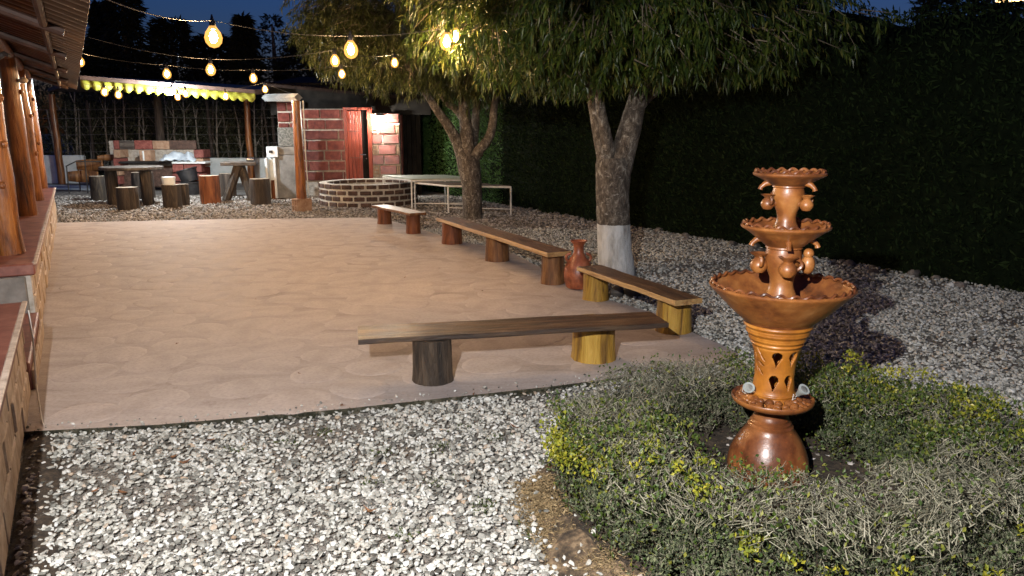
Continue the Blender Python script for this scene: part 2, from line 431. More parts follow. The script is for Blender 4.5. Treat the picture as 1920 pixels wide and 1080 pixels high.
def np_obj(name, verts, faces, mat, parent=None, org=(0, 0, 0), smooth=False):
    """fast path for many small pieces: verts (n,3), faces (m,3 or 4)"""
    me = bpy.data.meshes.new(name); nv, nf, k = len(verts), len(faces), faces.shape[1]
    me.vertices.add(nv); me.loops.add(nf * k); me.polygons.add(nf)
    me.vertices.foreach_set('co', (verts - np.array(org)).astype(np.float32).ravel())
    me.loops.foreach_set('vertex_index', faces.astype(np.int32).ravel())
    me.polygons.foreach_set('loop_start', np.arange(0, nf * k, k, dtype=np.int32))
    me.polygons.foreach_set('use_smooth', np.full(nf, smooth))
    me.update(calc_edges=True); me.materials.append(MATS[mat])
    o = bpy.data.objects.new(name, me)
    pw = wloc(parent) if parent is not None else Vector((0, 0, 0))
    o.location = Vector(org) - pw
    link(o, parent); return o
def tag(o, label, cat, group=None):
    o['label'] = label; o['category'] = cat
    if group: o['group'] = group
    return o
def thing(name, label, cat, loc, group=None):
    o = bpy.data.objects.new(name, None); o.location = loc; o.empty_display_size = .1
    COL.objects.link(o); return tag(o, label, cat, group)
def struct(o): o['kind'] = 'structure'; return o
def stuff(o): o['kind'] = 'stuff'; return o
def piece(name, me, parent, loc, rotz=0.0, rot=None):
    o = bpy.data.objects.new(name, me); o.location = Vector(loc) - wloc(parent)
    o.rotation_euler = rot if rot is not None else (0, 0, rotz)
    link(o, parent); return o

# ------------------------------------------------------------------ leaf / twig generators (numpy)
def unit(a): return a / np.maximum(np.linalg.norm(a, axis=1, keepdims=True), 1e-9)
def leaves(pos, d, length, width, droop=.35, roll=None):
    """bent lance-shaped leaves: 6 points, 4 triangles"""
    n = len(pos); d = unit(d)
    up = np.tile([0, 0, 1.0], (n, 1)) + rng.normal(0, .45, (n, 3))
    side = unit(np.cross(d, up)); nor = np.cross(side, d)
    L = np.asarray(length).reshape(-1, 1) * np.ones((n, 1)); Wd = np.asarray(width).reshape(-1, 1) * np.ones((n, 1))
    down = np.array([[0, 0, -1.0]]) * L * droop
    a = pos; m1 = pos + d * L * .38 + down * .15; tip = pos + d * L + down
    fold = nor * Wd * .18
    v = np.stack([a, m1 - side * Wd * .5 + fold, m1, m1 + side * Wd * .5 + fold, tip, (m1 + tip) / 2 - down * .08], 1)
    f = np.array([[0, 1, 2], [0, 2, 3], [1, 4, 2], [3, 2, 4]])
    F = (f[None] + 6 * np.arange(n)[:, None, None]).reshape(-1, 3)
    return v.reshape(-1, 3), F
def tris(pos, d, length, width):
    """short folded leaves: 4 points, 2 triangles"""
    n = len(pos); d = unit(d); side = unit(np.cross(d, rng.normal(0, 1, (n, 3))))
    L = np.asarray(length).reshape(-1, 1) * np.ones((n, 1)); Wd = np.asarray(width).reshape(-1, 1) * np.ones((n, 1))
    nor = np.cross(side, d)
    v = np.stack([pos, pos + d * L * .5 - side * Wd * .5 + nor * Wd * .2, pos + d * L, pos + d * L * .5 + side * Wd * .5 + nor * Wd * .2], 1)
    f = np.array([[0, 1, 2], [0, 2, 3]])
    return v.reshape(-1, 3), (f[None] + 4 * np.arange(n)[:, None, None]).reshape(-1, 3)
def twigs(p0, p1, r0, r1):
    n = len(p0); d = unit(p1 - p0); a = unit(np.cross(d, rng.normal(0, 1, (n, 3)))); b = np.cross(d, a)
    r0 = np.asarray(r0).reshape(-1, 1) * np.ones((n, 1)); r1 = np.asarray(r1).reshape(-1, 1) * np.ones((n, 1))
    vs = []
    for (p, r) in ((p0, r0), (p1, r1)):
        for k in range(3):
            an = 2 * math.pi * k / 3; vs.append(p + (a * math.cos(an) + b * math.sin(an)) * r)
    v = np.stack(vs, 1)
    f = np.array([[0, 1, 4, 3], [1, 2, 5, 4], [2, 0, 3, 5]])
    return v.reshape(-1, 3), (f[None] + 6 * np.arange(n)[:, None, None]).reshape(-1, 4)
def cat(parts):
    vs, fs, k = [], [], 0
    for v, f in parts:
        vs.append(v); fs.append(f + k); k += len(v)
    return np.concatenate(vs), np.concatenate(fs)
def inpoly(x, y, poly):
    c = np.zeros(len(x), bool); n = len(poly)
    for i in range(n):
        x1, y1 = poly[i][:2]; x2, y2 = poly[i - 1][:2]
        k = ((y1 > y) != (y2 > y))
        xi = (x2 - x1) * (y - y1) / ((y2 - y1) if abs(y2 - y1) > 1e-9 else 1e-9) + x1
        c ^= k & (x < xi)
    return c

# ================================================================== GROUND AND PAVING
g = MB(); g.add([(-150, -60, -.042), (150, -60, -.042), (150, 240, -.042), (-150, 240, -.042)], [(0, 1, 2, 3)])
struct(g.build('ground', 'ground', smooth=False))

PAVE_PX = [(300, 796), (640, 767), (1030, 725), (1200, 703), (1330, 686), (1385, 664), (1345, 643), (1306, 627),
           (1232, 588), (1140, 562), (1060, 529), (1010, 500), (962, 475), (907, 460), (862, 453), (800, 433), (760, 421), (725, 412), (690, 408), (400, 411), (113, 416)]
PAVE = [P(*q) for q in PAVE_PX]
PAVE = [yd(-.13, -.03)] + PAVE
PAVE[-1] = yd(11.0, -.03)
pv = MB(); n_ = len(PAVE)
top = [Vector((p.x, p.y, 0)) for p in PAVE]; bot = [Vector((p.x, p.y, -.12)) for p in PAVE]
inn = []
pv.add(top, [tuple(range(n_))], 0)
pv.add(top + bot, [(i, n_ + i, n_ + (i + 1) % n_, (i + 1) % n_) for i in range(n_)], 1)
pave = struct(pv.build('pavement', ['paving_joint', 'moss_edge'], smooth=False))
# stamped round slabs: low domes in the cement, each a piece
disc_me = []
for k in range(7):
    rg = random.Random(k + 40); m = MB(); N = 14
    pr = [1 + rg.uniform(-.16, .16) for _ in range(N)]
    pr = [(pr[i - 1] + 2 * pr[i] + pr[(i + 1) % N]) / 4 for i in range(N)]
    vs = []
    for (q, z) in ((1.0, -.003), (.95, .0028), (.82, .0046)):
        vs += [Vector((math.cos(6.2832 * i / N) * pr[i] * q * .215, math.sin(6.2832 * i / N) * pr[i] * q * .215, z)) for i in range(N)]
    fs = [(a * N + i, a * N + (i + 1) % N, (a + 1) * N + (i + 1) % N, (a + 1) * N + i) for a in range(2) for i in range(N)]
    m.add(vs, fs + [tuple(range(2 * N, 3 * N))])
    disc_me.append(m.mesh('paving_slab', 'paving', ang=80))
rg = random.Random(3); cnt = 0
for i in range(-2, 30):
    for j in range(0, 20):
        if cnt >= 300: break
        p = yd(i * .43 + rg.uniform(-.05, .05), .3 + j * .47 + (i % 2) * .23 + rg.uniform(-.05, .05))
        if all(inpoly(np.array([p.x + dx]), np.array([p.y + dy]), PAVE)[0] for dx, dy in ((-.23, 0), (.23, 0), (0, -.23), (0, .23))):
            o = piece('paving_slab', rg.choice(disc_me), pave, (p.x, p.y, 0), rg.uniform(0, 6.28)); cnt += 1
            k = rg.uniform(.92, 1.12); o.scale = (k, k * rg.uniform(.92, 1.08), rg.uniform(.25, .8))

# hedge foot line (right-hand boundary)
HEDGE = [(9.2, 1.0), (5.55, 7.7), (3.56, 11.1), (.55, 15.9), (-2.2, 21.0), (-3.6, 26.0)]
def hedge_x(y):
    for (x1, y1), (x2, y2) in zip(HEDGE, HEDGE[1:]):
        if y1 <= y <= y2: return x1 + (x2 - x1) * (y - y1) / (y2 - y1)
    return HEDGE[0][0] if y < HEDGE[0][1] else HEDGE[-1][0]

FX = P(1437, 893, GZ)                     # foot of the fountain
RC = Vector((FX.x - .02, FX.y - .22, GZ)) # middle of the hedge ring

# ------------------------------------------------------------------ gravel
def ico():
    t = (1 + 5 ** .5) / 2
    v = np.array([(-1, t, 0), (1, t, 0), (-1, -t, 0), (1, -t, 0), (0, -1, t), (0, 1, t), (0, -1, -t), (0, 1, -t), (t, 0, -1), (t, 0, 1), (-t, 0, -1), (-t, 0, 1)], float)
    f = np.array([(0, 11, 5), (0, 5, 1), (0, 1, 7), (0, 7, 10), (0, 10, 11), (1, 5, 9), (5, 11, 4), (11, 10, 2), (10, 7, 6), (7, 1, 8), (3, 9, 4), (3, 4, 2), (3, 2, 6), (3, 6, 8), (3, 8, 9), (4, 9, 5), (2, 4, 11), (6, 2, 10), (8, 6, 7), (9, 8, 1)])
    return v / np.linalg.norm(v[0]), f
IV, IF = ico()
def rotm(yaw, tx, ty):
    c, s = np.cos, np.sin; n = len(yaw); z = np.zeros(n); o = np.ones(n)
    A = np.stack([c(yaw), -s(yaw), z, s(yaw), c(yaw), z, z, z, o], 1).reshape(n, 3, 3)
    B = np.stack([o, z, z, z, c(tx), -s(tx), z, s(tx), c(tx)], 1).reshape(n, 3, 3)
    C = np.stack([c(ty), z, s(ty), z, o, z, -s(ty), z, c(ty)], 1).reshape(n, 3, 3)
    return A @ B @ C
def pebbles(x, y, z, size):
    n = len(x)
    v = IV[None] * (1 + rng.uniform(-.28, .28, (n, 12, 1)))
    v = v * np.stack([np.ones(n), rng.uniform(.55, 1, n), rng.uniform(.3, .65, n)], 1)[:, None, :] * size[:, None, None]
    v = np.einsum('nij,nkj->nki', rotm(rng.uniform(0, 6.28, n), rng.normal(0, .4, n), rng.normal(0, .4, n)), v)
    v += np.stack([x, y, z], 1)[:, None, :]
    return v.reshape(-1, 3), (IF[None] + 12 * np.arange(n)[:, None, None]).reshape(-1, 3)
def scatter(y0, y1, dens):
    xm = .69 * y1 + .9; A = 2 * xm * (y1 - y0); n = int(A * dens)
    x = rng.uniform(-xm, xm, n); y = rng.uniform(y0, y1, n)
    r = (x + 2.88) * .866 + (y - 4.13) * .5
    s = (x + 2.88) * -.5 + (y - 4.13) * .866
    hx = np.interp(y, [h[1] for h in HEDGE], [h[0] for h in HEDGE])
    k = (np.abs(x) < .69 * y + .8) & ((r > .05) | (s > 12.2)) & (x < hx + .1) & ~inpoly(x, y, PAVE)
    k &= np.hypot(x - RC.x, y - RC.y) > .95
    pt_ = np.sin(x * 2.3 + 1.2 * np.sin(y * 1.9)) * np.sin(y * 2.9 + x) + .6 * np.sin(x * 7.1 + y * 3) * np.sin(y * 8.3 - x * 2)
    k &= rng.random(len(x)) < np.where(pt_ > .75, .42, np.where(pt_ > .45, .72, 1.0))
    return x[k], y[k]
parts = []
for (y0, y1, dn, s0, s1) in ((1.5, 3.2, 3000, .009, .020), (3.2, 5.2, 2500, .010, .021), (5.2, 8.0, 1500, .011, .023), (8.0, 13.0, 700, .013, .027)):
    x, y = scatter(y0, y1, dn)
    sz = s0 + (s1 - s0) * rng.beta(1.3, 2.4, len(x)); big = rng.random(len(x)) < .018; sz[big] *= 1.55
    z = -.038 + rng.uniform(.2, .95, len(x)) * sz + rng.random(len(x)) * .012
    # heaped a little towards the hedge, worn low next to the porch
    parts.append(pebbles(x, y, z, sz))
u = rng.random(150); ex_ = np.interp(u, np.linspace(0, 1, 5), [p.x for p in PAVE[:5]]); ey_ = np.interp(u, np.linspace(0, 1, 5), [p.y for p in PAVE[:5]])
sz = rng.uniform(.004, .013, 150); parts.append(pebbles(ex_, ey_ + np.abs(rng.normal(0, .07, 150)), .004 + sz * .4, sz))   # kicked up on the paving
v, f = cat(parts)
gr = np_obj('gravel', v, f, 'gravel'); stuff(gr); tag(gr, 'pale crushed white gravel covering the ground around the paving', 'gravel')
x, y = scatter(13.0, 19.5, 330)
sz = rng.uniform(.016, .034, len(x))
v, f = pebbles(x, y, -.038 + .5 * sz, sz)
gr = np_obj('gravel', v, f, 'gravel_far'); stuff(gr); tag(gr, 'brown and grey gravel under the far stump seats', 'gravel')

# ================================================================== PORCH OF THE HOUSE (left)
porch = thing('house_porch', 'raised red porch with varnished log posts under corrugated roof', 'porch', yd(5, -1, 0))
PH = .60
def plat(s0, s1):
    m = MB(); c = (yd(s0, -.08) + yd(s1, -3.6)) / 2
    m.box((c.x, c.y, PH / 2 - .07), (3.52, s1 - s0, PH - .06), YROT)
    m.build('platform', 'grey_plaster', porch, smooth=False)
    m = MB(); c = (yd(s0, .045) + yd(s1, -3.6)) / 2
    m.box((c.x, c.y, PH - .05), (3.645, s1 - s0 + .06, .10), YROT, ch=.012)
    cp = m.build('coping', ['red_coping'], porch)
    m = MB(); q0, q1 = yd(s0, .05), yd(s1, .05); c = (q0 + q1) / 2          # worn pale arris of the coping
    m.box((c.x, c.y, PH - .004), (.03, s1 - s0 + .07, .014), YROT, ch=.004)
    m.build('worn_edge', 'plaster_edge', cp)
    w = MB(); c = (yd(s0, -.041) + yd(s1, -.041)) / 2
    w.box((c.x, c.y, .22), (.09, s1 - s0 - .01, .55), YROT)
    wall = w.build('wall', 'mortar', porch, smooth=False)
    # dressed cream stones of the wall face
    rgw = random.Random(int(s0 * 10) + 99)
    vis0 = max(s0, -4.6)
    for row in range(3):
        s = vis0 + rgw.uniform(-.2, 0)
        while s < s1 - .05:
            L = rgw.uniform(.26, .5); a, b = max(s, s0), min(s + L, s1)
            if b - a > .06:
                m = MB(); m.box((0, 0, 0), (.06, b - a - .014, .168), None, ch=.010)
                me = m.mesh('stone', 'cream_stone')
                piece('stone', me, wall, yd((a + b) / 2, -.012 + rgw.uniform(-.006, .008), .008 + .085 + row * .175 - .03), YROT)
            s += L
plat(2.30, 11.6); plat(-9.0, .62)
# steps up through the gap
for k, (r0, hh) in enumerate(((.03, .19), (-.36, .38))):
    m = MB(); c = (yd(.63, r0) + yd(2.27, -3.4)) / 2
    m.box((c.x, c.y, hh / 2 - .03), (3.4 + r0, 1.60, hh + .06), YROT, ch=.01)
    m.build('step', 'red_coping', porch)
    m = MB(); c = (yd(.64, r0 + .012) + yd(2.26, r0 + .012)) / 2; m.box((c.x, c.y, hh - .125), (.02, 1.58, .13), YROT, ch=.004); m.build('step_riser', 'cream_stone', porch)
# cream end pier of the far wall
m = MB(); c = yd(2.272, -.24); m.box((c.x, c.y, .22), (.42, .05, .55), YROT, ch=.01); m.build('wall_end', 'grey_plaster', porch)
# back wall of the house
m = MB(); c = (yd(-9, -3.75) + yd(11.6, -3.75)) / 2; m.box((c.x, c.y, 1.7), (.2, 20.6, 3.6), YROT); m.build('house_wall', 'grey_plaster', porch, smooth=False)
def roof_z(r): return 2.43 + .36 * (.60 - r)
POSTS = [(2.93, .108), (6.42, .105), (8.7, .10), (11.45, .10), (-5.25, .10)]
for i, (s, rr) in enumerate(POSTS):
    b = yd(s, -.16, PH); rg = random.Random(i); path = []; rad = []
    for k in range(9):
        z = PH + (2.56 - PH) * k / 8
        path.append((b.x + rg.uniform(-.012, .012) - .01 * k / 8, b.y + rg.uniform(-.012, .012), z))
        rad.append(rr * (1.04 - .14 * k / 8) * rg.uniform(.96, 1.04))
    m = MB(); m.tube(path, rad, 16, .035, seed=i)
    for q in range(5):     # knots where branches were cut
        a = rg.uniform(0, 6.28); z = rg.uniform(PH + .2, 2.4)
        m.ball((b.x + math.cos(a) * rr * .92, b.y + math.sin(a) * rr * .92, z), .03, 8, 5, (1, 1, 1.2), .1, q)
    m.build('post', 'post_wood', porch)
m = MB(); m.tube([yd(s, -.16, 2.61 + random.uniform(-.01, .01)) for s in np.linspace(-8, 11.7, 15)], .075, 12, .04); m.build('beam', 'post_wood', porch)
m = MB(); m.tube([yd(s, .33, roof_z(.33) - .07) for s in np.linspace(-8, 11.7, 12)], .028, 8, .04); m.build('purlin', 'brown_roof', porch)
for s in np.arange(-7.4, 11.7, 2.3):
    m = MB(); m.tube([yd(s, r, roof_z(r) - .075) for r in (.46, -.6, -1.8, -3.6)], .034, 8, .05, seed=int(s * 7)); m.build('rafter', 'brown_roof', porch)
# corrugated sheet
m = MB(); ss = np.arange(-8, 11.85, .032); rs = [.60, .2, -.3, -1.2, -2.4, -3.9]; vs = []
for s in ss:
    h = .024 * math.sin(s * 2 * math.pi / .24)
    for r in rs: vs.append(yd(s, r, roof_z(r) + h))
nr = len(rs)
m.add(vs, [(i * nr + j, i * nr + j + 1, (i + 1) * nr + j + 1, (i + 1) * nr + j) for i in range(len(ss) - 1) for j in range(nr - 1)])
rf = m.build('roof', 'roof_sheet', porch, ang=80)
md = rf.modifiers.new('thick', 'SOLIDIFY'); md.thickness = .003
# porch lamp on the near post, hanging at the eave just left of the camera: throws the hard white light
lp = yd(-4.67, -.06, 2.365)
pl = thing('porch_lamp', 'white porch lamp on a bracket at the near log post', 'lamp', lp)
m = MB(); m.tube([yd(-5.16, -.16, 2.40), yd(-4.95, -.12, 2.58), lp + Vector((0, 0, .16))], .012, 8); m.build('bracket', 'black_metal', pl)
m = MB(); m.lathe([(.022, .17), (.03, .15), (.06, .115), (.10, .10), (.104, .10), (.065, .12), (.03, .155)][::-1], 20, lp); m.build('shade', 'white_enamel', pl)
ld = bpy.data.lights.new('porch_lamp_light', 'POINT'); ld.energy = W_PORCH; ld.shadow_soft_size = .022; ld.color = (1.0, .965, .945)
lo = bpy.data.objects.new('porch_lamp_light', ld); lo.location = (0, 0, .0); link(lo, pl)
# old fitting and knob on the posts
m = MB(); q = yd(2.93, -.04, 2.30); m.tube([q, q + Vector((.05, 0, .02)), q + Vector((.11, -.03, .0))], [.03, .022, .012], 8); m.build('hook', 'black_metal', porch)
m = MB(); q = yd(6.42, -.06, 2.28); m.ball(q + Vector((.06, -.03, 0)), .045, 12, 8, (1.2, 1, .8)); m.tube([q, q + Vector((.05, -.03, 0))], .018, 8); m.build('lamp_holder', 'plaster_edge', porch)

# ================================================================== STRING LIGHTS
bulb_prof = [(0, -.062), (.022, -.055), (.038, -.036), (.043, -.012), (.036, .014), (.022, .034), (.015, .045)]
bm_ = MB(); bm_.lathe([(r * 1.2, z * 1.2 + .006) for r, z in bulb_prof], 16); bulb_me = bm_.mesh('bulb', 'amber_glass')
bm_ = MB(); bm_.lathe([(0, -.040), (.014, -.034), (.022, -.018), (.023, 0), (.016, .018), (.006, .03)], 10); fil_me = bm_.mesh('filament', 'warm_bulb')
sm_ = MB(); sm_.lathe([(.017, .04), (.019, .055), (.019, .085), (.010, .10), (.004, .125)], 10); sock_me = sm_.mesh('socket', 'black_rubber')
def strand(label, bulbs, a, b, extra=(), scale=1.0):
    """bulbs: points of the bulbs' middles, hung under a sagging cable from a to b"""
    pts = [Vector(q) for q in bulbs]; t = thing('string_light', label, 'string light', a, 'string lights over the yard')
    tops = [Vector(a)] + [q + Vector((0, 0, .125)) for q in pts] + [Vector(b)]
    path = []
    for q0, q1 in zip(tops, tops[1:]):
        sag = (q1 - q0).length * .025
        for k in range(8):
            f = k / 8; path.append(q0.lerp(q1, f) - Vector((0, 0, 4 * sag * f * (1 - f))))
    path.append(tops[-1])
    m = MB(); m.tube(path, .0035, 6); m.build('cable', 'cable', t)
    for q in pts:
        s_ = piece('socket', sock_me, t, q); piece('bulb', bulb_me, s_, q); piece('filament', fil_me, s_, q)
        s_.scale = (scale * 1.2,) * 3
def at(x, y, t):
    d = ray(x, y); return Vector((0, 0, H)) + d * t
strand('string of warm bulbs crossing the paving nearest the camera', [at(400, 68, 6.2), at(658, 92, 7.4), at(838, 77, 7.3), at(853, 68, 7.9)], at(188, -6, 4.35), at(960, 40, 8.4), scale=1.15)
strand('string of warm bulbs running from the eave towards the brick hut', [at(150, 115, 11.2), at(313, 138, 11.4), at(475, 146, 12.0), at(641, 138, 12.2)], at(140, 92, 10.8), at(800, 120, 13.4))
strand('string of warm bulbs between the near and far strings', [at(395, 130, 9.6), at(628, 113, 9.4), at(740, 117, 11.6)], at(166, 70, 8.2), at(850, 110, 13.2))
strand('string of warm bulbs along the yellow scalloped valance', [at(196, 172, 13.4), at(222, 177, 13.8), at(348, 175, 14.4), at(333, 181, 15.2), at(423, 180, 14.8), at(497, 167, 15.2)], at(158, 158, 13.2), at(563, 178, 16.4))

# ================================================================== OPEN SHELTER AT THE BACK
RY = 21.6
sh = thing('open_shelter', 'open shelter with dark roof and yellow scalloped valance', 'shelter', P(310, 350))
A, B = at(150, 150, 16.7), at(478, 176, 18.4); ex = (B - A).normalized()
C_, D_ = PT(90, 172, 24.5), PT(560, 172, 24.5)
m = MB(); up = Vector((0, 0, .10)); m.add([A - up * .2, B - up * .2, B + up, A + up, C_, D_, D_ + up, C_ + up],
    [(0, 1, 2, 3), (3, 2, 6, 7), (1, 0, 4, 5), (1, 5, 6, 2), (4, 0, 3, 7), (5, 4, 7, 6)]); m.build('roof', 'brown_roof', sh, smooth=False)
# scalloped cloth valance, one continuous strip
m = MB(); N = 120; vs = []; L = (B - A).length; side = Vector((-ex.y, ex.x, 0)) * -.03
for i in range(N + 1):
    q = A.lerp(B, i / N); w = abs(math.sin(math.pi * i / N * 18))
    fo = side + Vector((0, -1, 0)) * (.012 * math.sin(i * .9))
    vs += [q + fo + Vector((0, 0, .0)), q + fo * 1.2 + Vector((0, 0, -.12 - .09 * w))]
m.add(vs, [(2 * i, 2 * i + 1, 2 * i + 3, 2 * i + 2) for i in range(N)])
va = m.build('valance', 'yellow_cloth', sh, ang=80); va.modifiers.new('thick', 'SOLIDIFY').thickness = .004
for i, (x, y0, y1, rr) in enumerate(((117, 345, 176, .10), (310, 348, 182, .13), (473, 346, 178, .10))):
    b = P(x, y0, GZ); zt = zat(b.y, y1); rg = random.Random(i + 60)
    m = MB(); m.tube([(b.x + rg.uniform(-.02, .02), b.y, GZ + (zt - GZ) * k / 6) for k in range(7)], [rr * (1.08 - .03 * k) for k in range(7)], 14, .05, seed=i)
    m.build('post', 'post_wood' if i != 1 else 'grey_log', sh)
# front corner post on its hollow block, with the pale beam it carries
b = P(564, 398, GZ); fp = Vector((b.x, b.y + .12, 0)); zt = zat(fp.y, 189); zb = .24
m = MB(); m.tube([(fp.x, fp.y, zb + (zt - zb) * k / 7) for k in range(8)], [.105 - .003 * k for k in range(8)], 14, .04, seed=9); m.build('post', 'post_wood', sh)
m = MB(); q0, q1 = Vector((fp.x + .06, fp.y - .02, zt + .065)), PT(497, 183, 18.6)
m.tube([q0, q1], .085, 4); m.build('beam', 'concrete', sh, smooth=False)
m = MB(); m.tube([(fp.x + .16, fp.y - .04, zt), (fp.x + .15, fp.y - .04, 1.2), (fp.x + .16, fp.y - .03, .35)], .012, 6); m.build('conduit', 'white_cord', sh)
# white lamp under the valance
q = at(320, 172, 17.1)
sl = thing('shelter_lamp', 'glaring white lamp hanging at the yellow valance', 'lamp', q)
m = MB(); m.lathe([(0, -.07), (.035, -.06), (.055, -.03), (.055, .01), (.03, .05), (.02, .06)], 14, q); m.build('bulb', 'shelter_bulb', sl)
m = MB(); m.tube([q + Vector((0, 0, .05)), q + Vector((0, 0, .11)), q + Vector((0, .3, .26)), q + Vector((.1, 1.6, .3))], [.025, .02, .006, .006], 8); m.build('socket', 'black_rubber', sl)
# hollow clay block under the post
def hollow_block(name, label, c, d, rot):
    o = thing(name, label, 'block', (c[0], c[1], GZ)); m = MB(); t = .022; w, l, h = d
    rm = Matrix.Rotation(rot, 3, 'Z'); cc = Vector(c)
    def bb(ox, oz, sx, sz): m.box(cc + rm @ Vector((ox, 0, oz)), (sx, l, sz), rot)
    bb(0, h / 2 - t / 2, w, t); bb(0, -h / 2 + t / 2, w, t); bb(0, 0, w - .002, t)
    for k in (-1, 0, 1): bb(k * (w / 2 - t / 2), 0, t, h - .004)
    m.build('block_body', 'tan_brick', o, smooth=False)
    m = MB(); m.box(cc + rm @ Vector((0, l * .28, 0)), (w - .01, l * .4, h - .01), rot); m.build('block_core', 'tan_brick', o, smooth=False)
    return o
hollow_block('hollow_block', 'hollow clay block under the front corner post of the shelter', (fp.x, fp.y, GZ + .14), (.24, .34, .28), R(-48))

# ------------------------------------------------------------------ brick hut
HY = 19.6
hut = thing('brick_hut', 'small hut of ribbed clay blocks with red plank door', 'hut', Vector((PT(640, 360, HY).x, HY, GZ)))
def hx(px): return PT(px, 280, HY).x
def hz(py): return zat(HY, py)
z0 = GZ; pitch_z = .262; bt = .11
xl, xd0, xd1, xr = hx(524), hx(647), hx(698), hx(750)
ztop = hz(203)
def wall_part(xa, xb, zt):
    m = MB(); m.box(((xa + xb) / 2, HY + .10, (z0 + zt) / 2), (xb - xa, .16, zt - z0)); return m.build('wall', 'mortar_dim', hut, smooth=False)
def brick_me(w, h):
    m = MB(); m.box((0, 0, 0), (w, .07, h), None, ch=.006); return m.mesh('brick', 'ribbed_brick')
def brick_row(par, xa, xb, zt, cuts, holes=False, rgk=1):
    rgb = random.Random(rgk); k = 0; z = zt - pitch_z
    while z > z0 + .3:
        edges = [xa] + [xa + (xb - xa) * c for c in cuts[k % len(cuts)]] + [xb]
        for e0, e1 in zip(edges, edges[1:]):
            gap = .036; w = e1 - e0 - gap
            if w < .03: continue
            cx = (e0 + e1) / 2; zc = z + pitch_z / 2
            if holes and w < .15:
                for hh in (-1, 1):      # open end of a hollow block: frame round two voids
                    m = MB(); hb = (pitch_z - .05) / 2
                    m.box((0, 0, hb / 2 - .008), (w, .06, .016)); m.box((0, 0, -hb / 2 + .008), (w, .06, .016))
                    m.box((-w / 2 + .008, 0, 0), (.016, .058, hb - .03)); m.box((w / 2 - .008, 0, 0), (.016, .058, hb - .03))
                    m.box((0, .04, 0), (w, .01, hb - .02), None, 1)
                    piece('brick', m.mesh('brick', ['tan_brick', 'dark_boards'], smooth=False), par, (cx, HY + .01, zc + hh * hb / 2))
            else:
                piece('brick', brick_me(w, pitch_z - .042 + rgb.uniform(-.006, .006)), par, (cx + rgb.uniform(-.006, .006), HY + .012 + rgb.uniform(-.006, .006), zc + rgb.uniform(-.004, .004)))
        z -= pitch_z; k += 1
xm = hx(568); wl = wall_part(xm, xd0, hz(204)); wl2 = wall_part(xl, xm - .003, hz(190)); wr = wall_part(xd1, xr, hz(213))
brick_row(wl, xm, xd0, hz(204), [(.45, .93), (.14, .56), (.86,), (.12, .57), (.5, .9), (.13, .6)], False, 3)
brick_row(wl2, xl, xm, hz(190), [(.42,), (.55,), (.48,)], False, 4)
brick_row(wr, xd1, xr, hz(212), [(.18, .58), (.24, .86), (.38,), (.22, .87), (.42,), (.24, .86)], True, 5)
# door: red boards in a dark frame
dz1 = hz(206)
m = MB(); m.box(((xd0 + xd1) / 2, HY + .05, dz1 + .03), (xd1 - xd0 + .02, .12, .06)); m.box((xd0 + .035, HY + .06, (z0 + dz1) / 2), (.07, .13, dz1 - z0)); m.box((xd1 - .05, HY + .06, (z0 + dz1) / 2), (.10, .13, dz1 - z0))
m.build('door_frame', 'door_wood', hut, smooth=False)
dr = MB(); da, db = xd0 + .075, xd1 - .105
dr.box(((da + db) / 2, HY + .075, (z0 + dz1) / 2), (db - da, .03, dz1 - z0 - .02)); door = dr.build('door', 'dark_boards', hut, smooth=False)
nb = 4; wbd = (db - da - .16) / nb  # boards stop short at right; dark base there imitates the frame's shade
for k in range(nb):
    m = MB(); m.box((0, 0, 0), (wbd - .008, .03, dz1 - z0 - .04), None, ch=.005); piece('plank', m.mesh('plank', 'door_wood'), door, (da + wbd * (k + .5), HY + .045, (z0 + dz1) / 2))
for zz in (.95, 1.62):
    m = MB()
    for k in range(8): m.ball((da + .04 + k * (db - da - .24) / 7, HY + .028, zz), .012, 6, 4)
    m.build('stud', 'black_metal', door)
m = MB(); m.tube([(db - .06, HY + .05, 1.03), (db - .06, HY - .01, 1.03), (db - .2, HY - .015, 1.03)], .014, 8); m.ball((db - .06, HY + .03, .93), .022, 8, 6); m.build('handle', 'chrome', door)
# roof over the hut, dark boards to its right
m = MB(); xa, xb = PT(496, 160, HY - .5).x, PT(790, 185, HY - .5).x
za, zb_ = zat(HY - .5, 158), zat(HY - .5, 184)
zt0 = hz(190)
vs = [(xa, HY - .5, za - .05), (xb, HY - .5, zb_ - .05), (xb, HY - .5, zb_ + .02), (xa, HY - .5, za + .02), (xa, HY + 3, za + .35), (xb, HY + 3, zb_ + .35), (xb, HY + 3, zb_ + .42), (xa, HY + 3, za + .42)]
m.add(vs, [(0, 1, 2, 3), (3, 2, 6, 7), (1, 0, 4, 5), (1, 5, 6, 2), (4, 0, 3, 7), (5, 4, 7, 6)]); m.build('roof', 'dark_roof', hut, smooth=False)
m = MB(); N = 90; vs = []
for i in range(N * 4 + 1):
    f = i / (N * 4); q = Vector((xa + (xb - xa) * f, HY - .56, za + (zb_ - za) * f + .035)); w = .014 * math.sin(i * math.pi / 2 * .5)
    vs += [q + Vector((0, 0, w)), q + Vector((0, .25, w + .03))]
m.add(vs, [(2 * i, 2 * i + 2, 2 * i + 3, 2 * i + 1) for i in range(N * 4)]); e = m.build('roof_edge', 'dark_roof', hut, ang=80); e.modifiers.new('thick', 'SOLIDIFY').thickness = .004
m = MB(); m.box(((xl + xr) / 2 + .3, HY + .16, (hz(213) + za) / 2 + .02), (xr - xl + 1.0, .05, za - hz(213) + .1)); m.build('gable_board', 'dark_boards', hut, smooth=False)
xe = hx(786)
